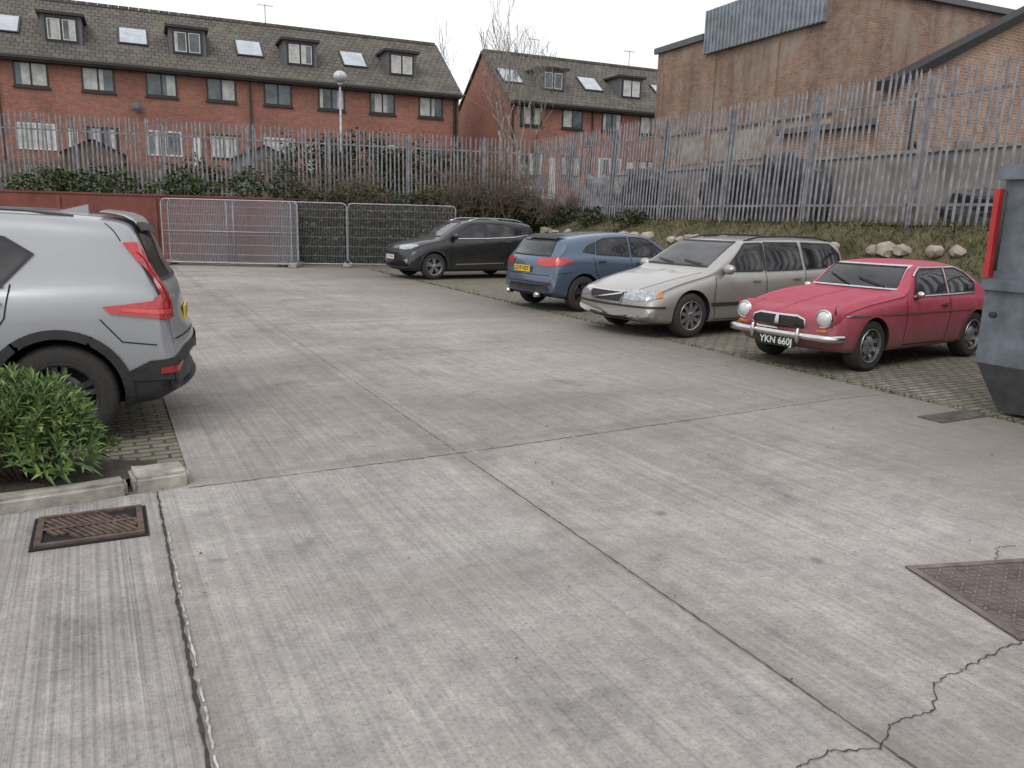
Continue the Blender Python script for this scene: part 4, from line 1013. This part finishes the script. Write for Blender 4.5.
for pts in ([(1.40,.98),(1.36,.3)],[(2.46,1.08),(2.46,.3)],[(3.42,1.1),(3.36,.80),(3.10,.52),(3.05,.3)]): c.bstrip(pts,.010,M_well,'seam',.003)
c.bstrip([(1.5,.40),(3.0,.43)],.03,M_chrome,'door_moulding',.01)
c.corner([(-.42,1.03),(-.40,1.07),(.2,1.04),(.2,.92),(-.1,.92)],M_red,'tail_lamp'); c.mirror(1.52,1.12,pm); c.handle(2.28,.98,M_chrome); c.handle(3.16,1.02,M_chrome)
c.rails(2.05,3.9,.58,M_chrome)

# --- grey suv at left (rear towards the yard)
S=dict(L=4.425,W=.93,xf=.87,xr=3.57,r=.36,paint=paint('paint_grey',(.32,.33,.345),.35,.34,.08),clad=.47,ar=1.13,
  prof=[(0,.55),(.01,.75),(.05,.88),(.15,.94),(.6,1.0),(1.05,1.06),(1.18,1.09),(1.85,1.52),(2.1,1.60),(2.6,1.645),(3.3,1.64),(3.88,1.605),(4.04,1.585),(4.12,1.52),(4.25,1.20),(4.30,1.12),(4.335,1.05),(4.37,.82),(4.40,.73),(4.422,.68),(4.425,.40)],
  belt=[(0,.55),(.1,.75),(.6,.88),(1.3,1.0),(2.5,1.04),(3.4,1.08),(4.1,1.11),(4.426,1.0)],nsp=5,rimmat=M_alloyd,tum=.26,cr=.14,
  zb=[(0,.30),(.2,.24),(.6,.22),(3.8,.23),(4.25,.28),(4.426,.36)],
  wc=[(0,.88),(.12,.95),(.45,.99),(.9,1),(3.6,1),(4.1,.985),(4.38,.965),(4.426,.95)])
rz=R(20.5); c=Car('parked_suv',S,place((-3.15,5.45),(3.57,-.82),rz),rz); pm=S['paint']
c.patch([(-.64,1.14),(.64,1.14),(.53,1.50),(-.53,1.50)],'F',M_cglass,'windscreen')
c.both([(1.50,1.11),(2.0,1.46),(2.15,1.50),(2.42,1.515),(2.42,1.12)],M_cglass,'front_window')
c.both([(2.49,1.12),(2.49,1.515),(3.08,1.50),(3.30,1.44),(3.46,1.34),(3.28,1.15)],M_cglass,'rear_window')
c.bstrip([(1.48,1.10),(3.28,1.13)],.022,M_black,'window_trim',.012)
c.patch([(-.68,1.15),(.68,1.15),(.60,1.51),(-.60,1.51)],'B',M_cglass,'rear_screen')
c.patch([(3.86,-.60),(4.10,-.58),(4.16,0),(4.10,.58),(3.86,.60)],'T',pm,'spoiler',.028)
c.patch([(4.07,-.575),(4.10,-.575),(4.16,0),(4.10,.575),(4.07,.575),(4.12,0)],'T',M_black,'spoiler_lip',.031)
bm=bmesh.new(); p=c.hit('T',3.62,0); box(bm,3.52,3.72,-.03,.03,p.z-.01,p.z+.06); 
for v in bm.verts:
    if v.co.z>p.z+.05 and v.co.x<3.6: v.co.z=p.z+.005; 
bm_obj('aerial_fin',bm,[pm],c.e)
c.corner([(-.26,1.42),(-.13,1.42),(-.02,1.26),(.10,1.10),(.15,.98),(.13,.885),(-.05,.88),(-.50,.94),(-.54,.985),(-.18,1.02),(-.09,1.06),(-.10,1.16),(-.2,1.30)],M_red,'tail_lamp',.012,.03)
c.corner([(-.19,1.36),(-.155,1.36),(-.0,1.13),(.06,1.02),(.04,.95),(-.15,.955),(-.42,.975),(-.42,.955),(-.15,.925),(.08,.915),(.10,1.02),(.03,1.14)],M_redlite,'tail_lamp_light',.017,.03)
c.patch([(-.88,.40),(.88,.40),(.88,.60),(.55,.66),(-.55,.66),(-.88,.60)],'B',M_black,'rear_bumper',.010,.05)
c.corner([(-.42,.46),(-.42,.52),(-.25,.60),(.1,.62),(.4,.62),(.4,.45)],M_black,'rear_bumper_side',.011,.04)
c.corner([(-.18,.505),(-.18,.545),(.12,.57),(.14,.52)],M_redd,'reflector',.018)
c.plate('LR70 XVC','B',.86,M_ply,M_ink,.50,.11,0,.004)
c.arch(.87,.065,M_black,'arch_f'); c.arch(3.57,.065,M_black,'arch_r')
for pts in ([(2.46,1.10),(2.46,.3)],[(3.32,1.14),(3.28,.92),(3.08,.62),(3.00,.3)],[(3.85,.90),(3.98,.74),(4.2,.71)]): c.bstrip(pts,.009,M_well,'seam',.003)
c.corner([(-.30,1.55),(-.27,1.43),(-.262,1.43),(-.292,1.55)],M_well,'hatch_edge',.004)
c.corner([(.02,.87),(.02,.70),(.012,.70),(.012,.87)],M_well,'hatch_edge_low',.004)
c.strip([(-.75,.73),(.75,.73)],.010,'B',M_well,'hatch_seam'); c.mirror(1.52,1.14,pm); c.handle(2.28,1.0,pm); c.handle(3.18,1.02,pm)
c.rails(2.0,3.7,.62,M_alloyd,.02,.012)

# ------------------------------------------------------------------ camera, light, world
cam=bpy.data.cameras.new('camera'); co=bpy.data.objects.new('camera',cam); scene.collection.objects.link(co)
cam.lens=28; cam.sensor_width=36; cam.clip_end=2000; cam.clip_start=.05
co.matrix_world=Matrix.Translation((0,0,1.65))@Matrix.Rotation(R(90-11.71),4,'X')@Matrix.Rotation(.025,4,'Z')
scene.camera=co
w=bpy.data.worlds.new('World'); scene.world=w; w.use_nodes=True; nt=w.node_tree; bg=nt.nodes['Background']
EL,RO=R(48),R(200)
sk=nd(nt,'ShaderNodeTexSky',{'sky_type':'NISHITA','sun_disc':False,'sun_elevation':EL,'sun_rotation':RO,'dust_density':6,'air_density':1.2})
hs=nd(nt,'ShaderNodeHueSaturation',None,{'Saturation':.12,'Value':1.0,'Color':sk.outputs[0]})
tc=nt.nodes.new('ShaderNodeTexCoord')
cl=ramp(nt,noise(nt,mapping(nt,tc.outputs['Generated'],sc=(1,1,2.5)),1.6,5,.55,.4),[(.3,(7.9,8.05,8.5)),(.7,(9.8,9.9,10.2))])
nt.links.new(mix(nt,.85,hs.outputs[0],cl),bg.inputs[0]); bg.inputs[1].default_value=.130
sd=bpy.data.lights.new('sun','SUN'); sd.energy=1.05; sd.angle=R(25); sd.color=(1,.96,.92); so=bpy.data.objects.new('sun',sd); scene.collection.objects.link(so)
dirv=Vector((math.sin(RO)*math.cos(EL),math.cos(RO)*math.cos(EL),math.sin(EL)))
so.rotation_euler=dirv.to_track_quat('Z','Y').to_euler()
scene.view_settings.view_transform='Standard'; scene.view_settings.look='None'; scene.view_settings.exposure=0
print('OBJ',len(bpy.data.objects))
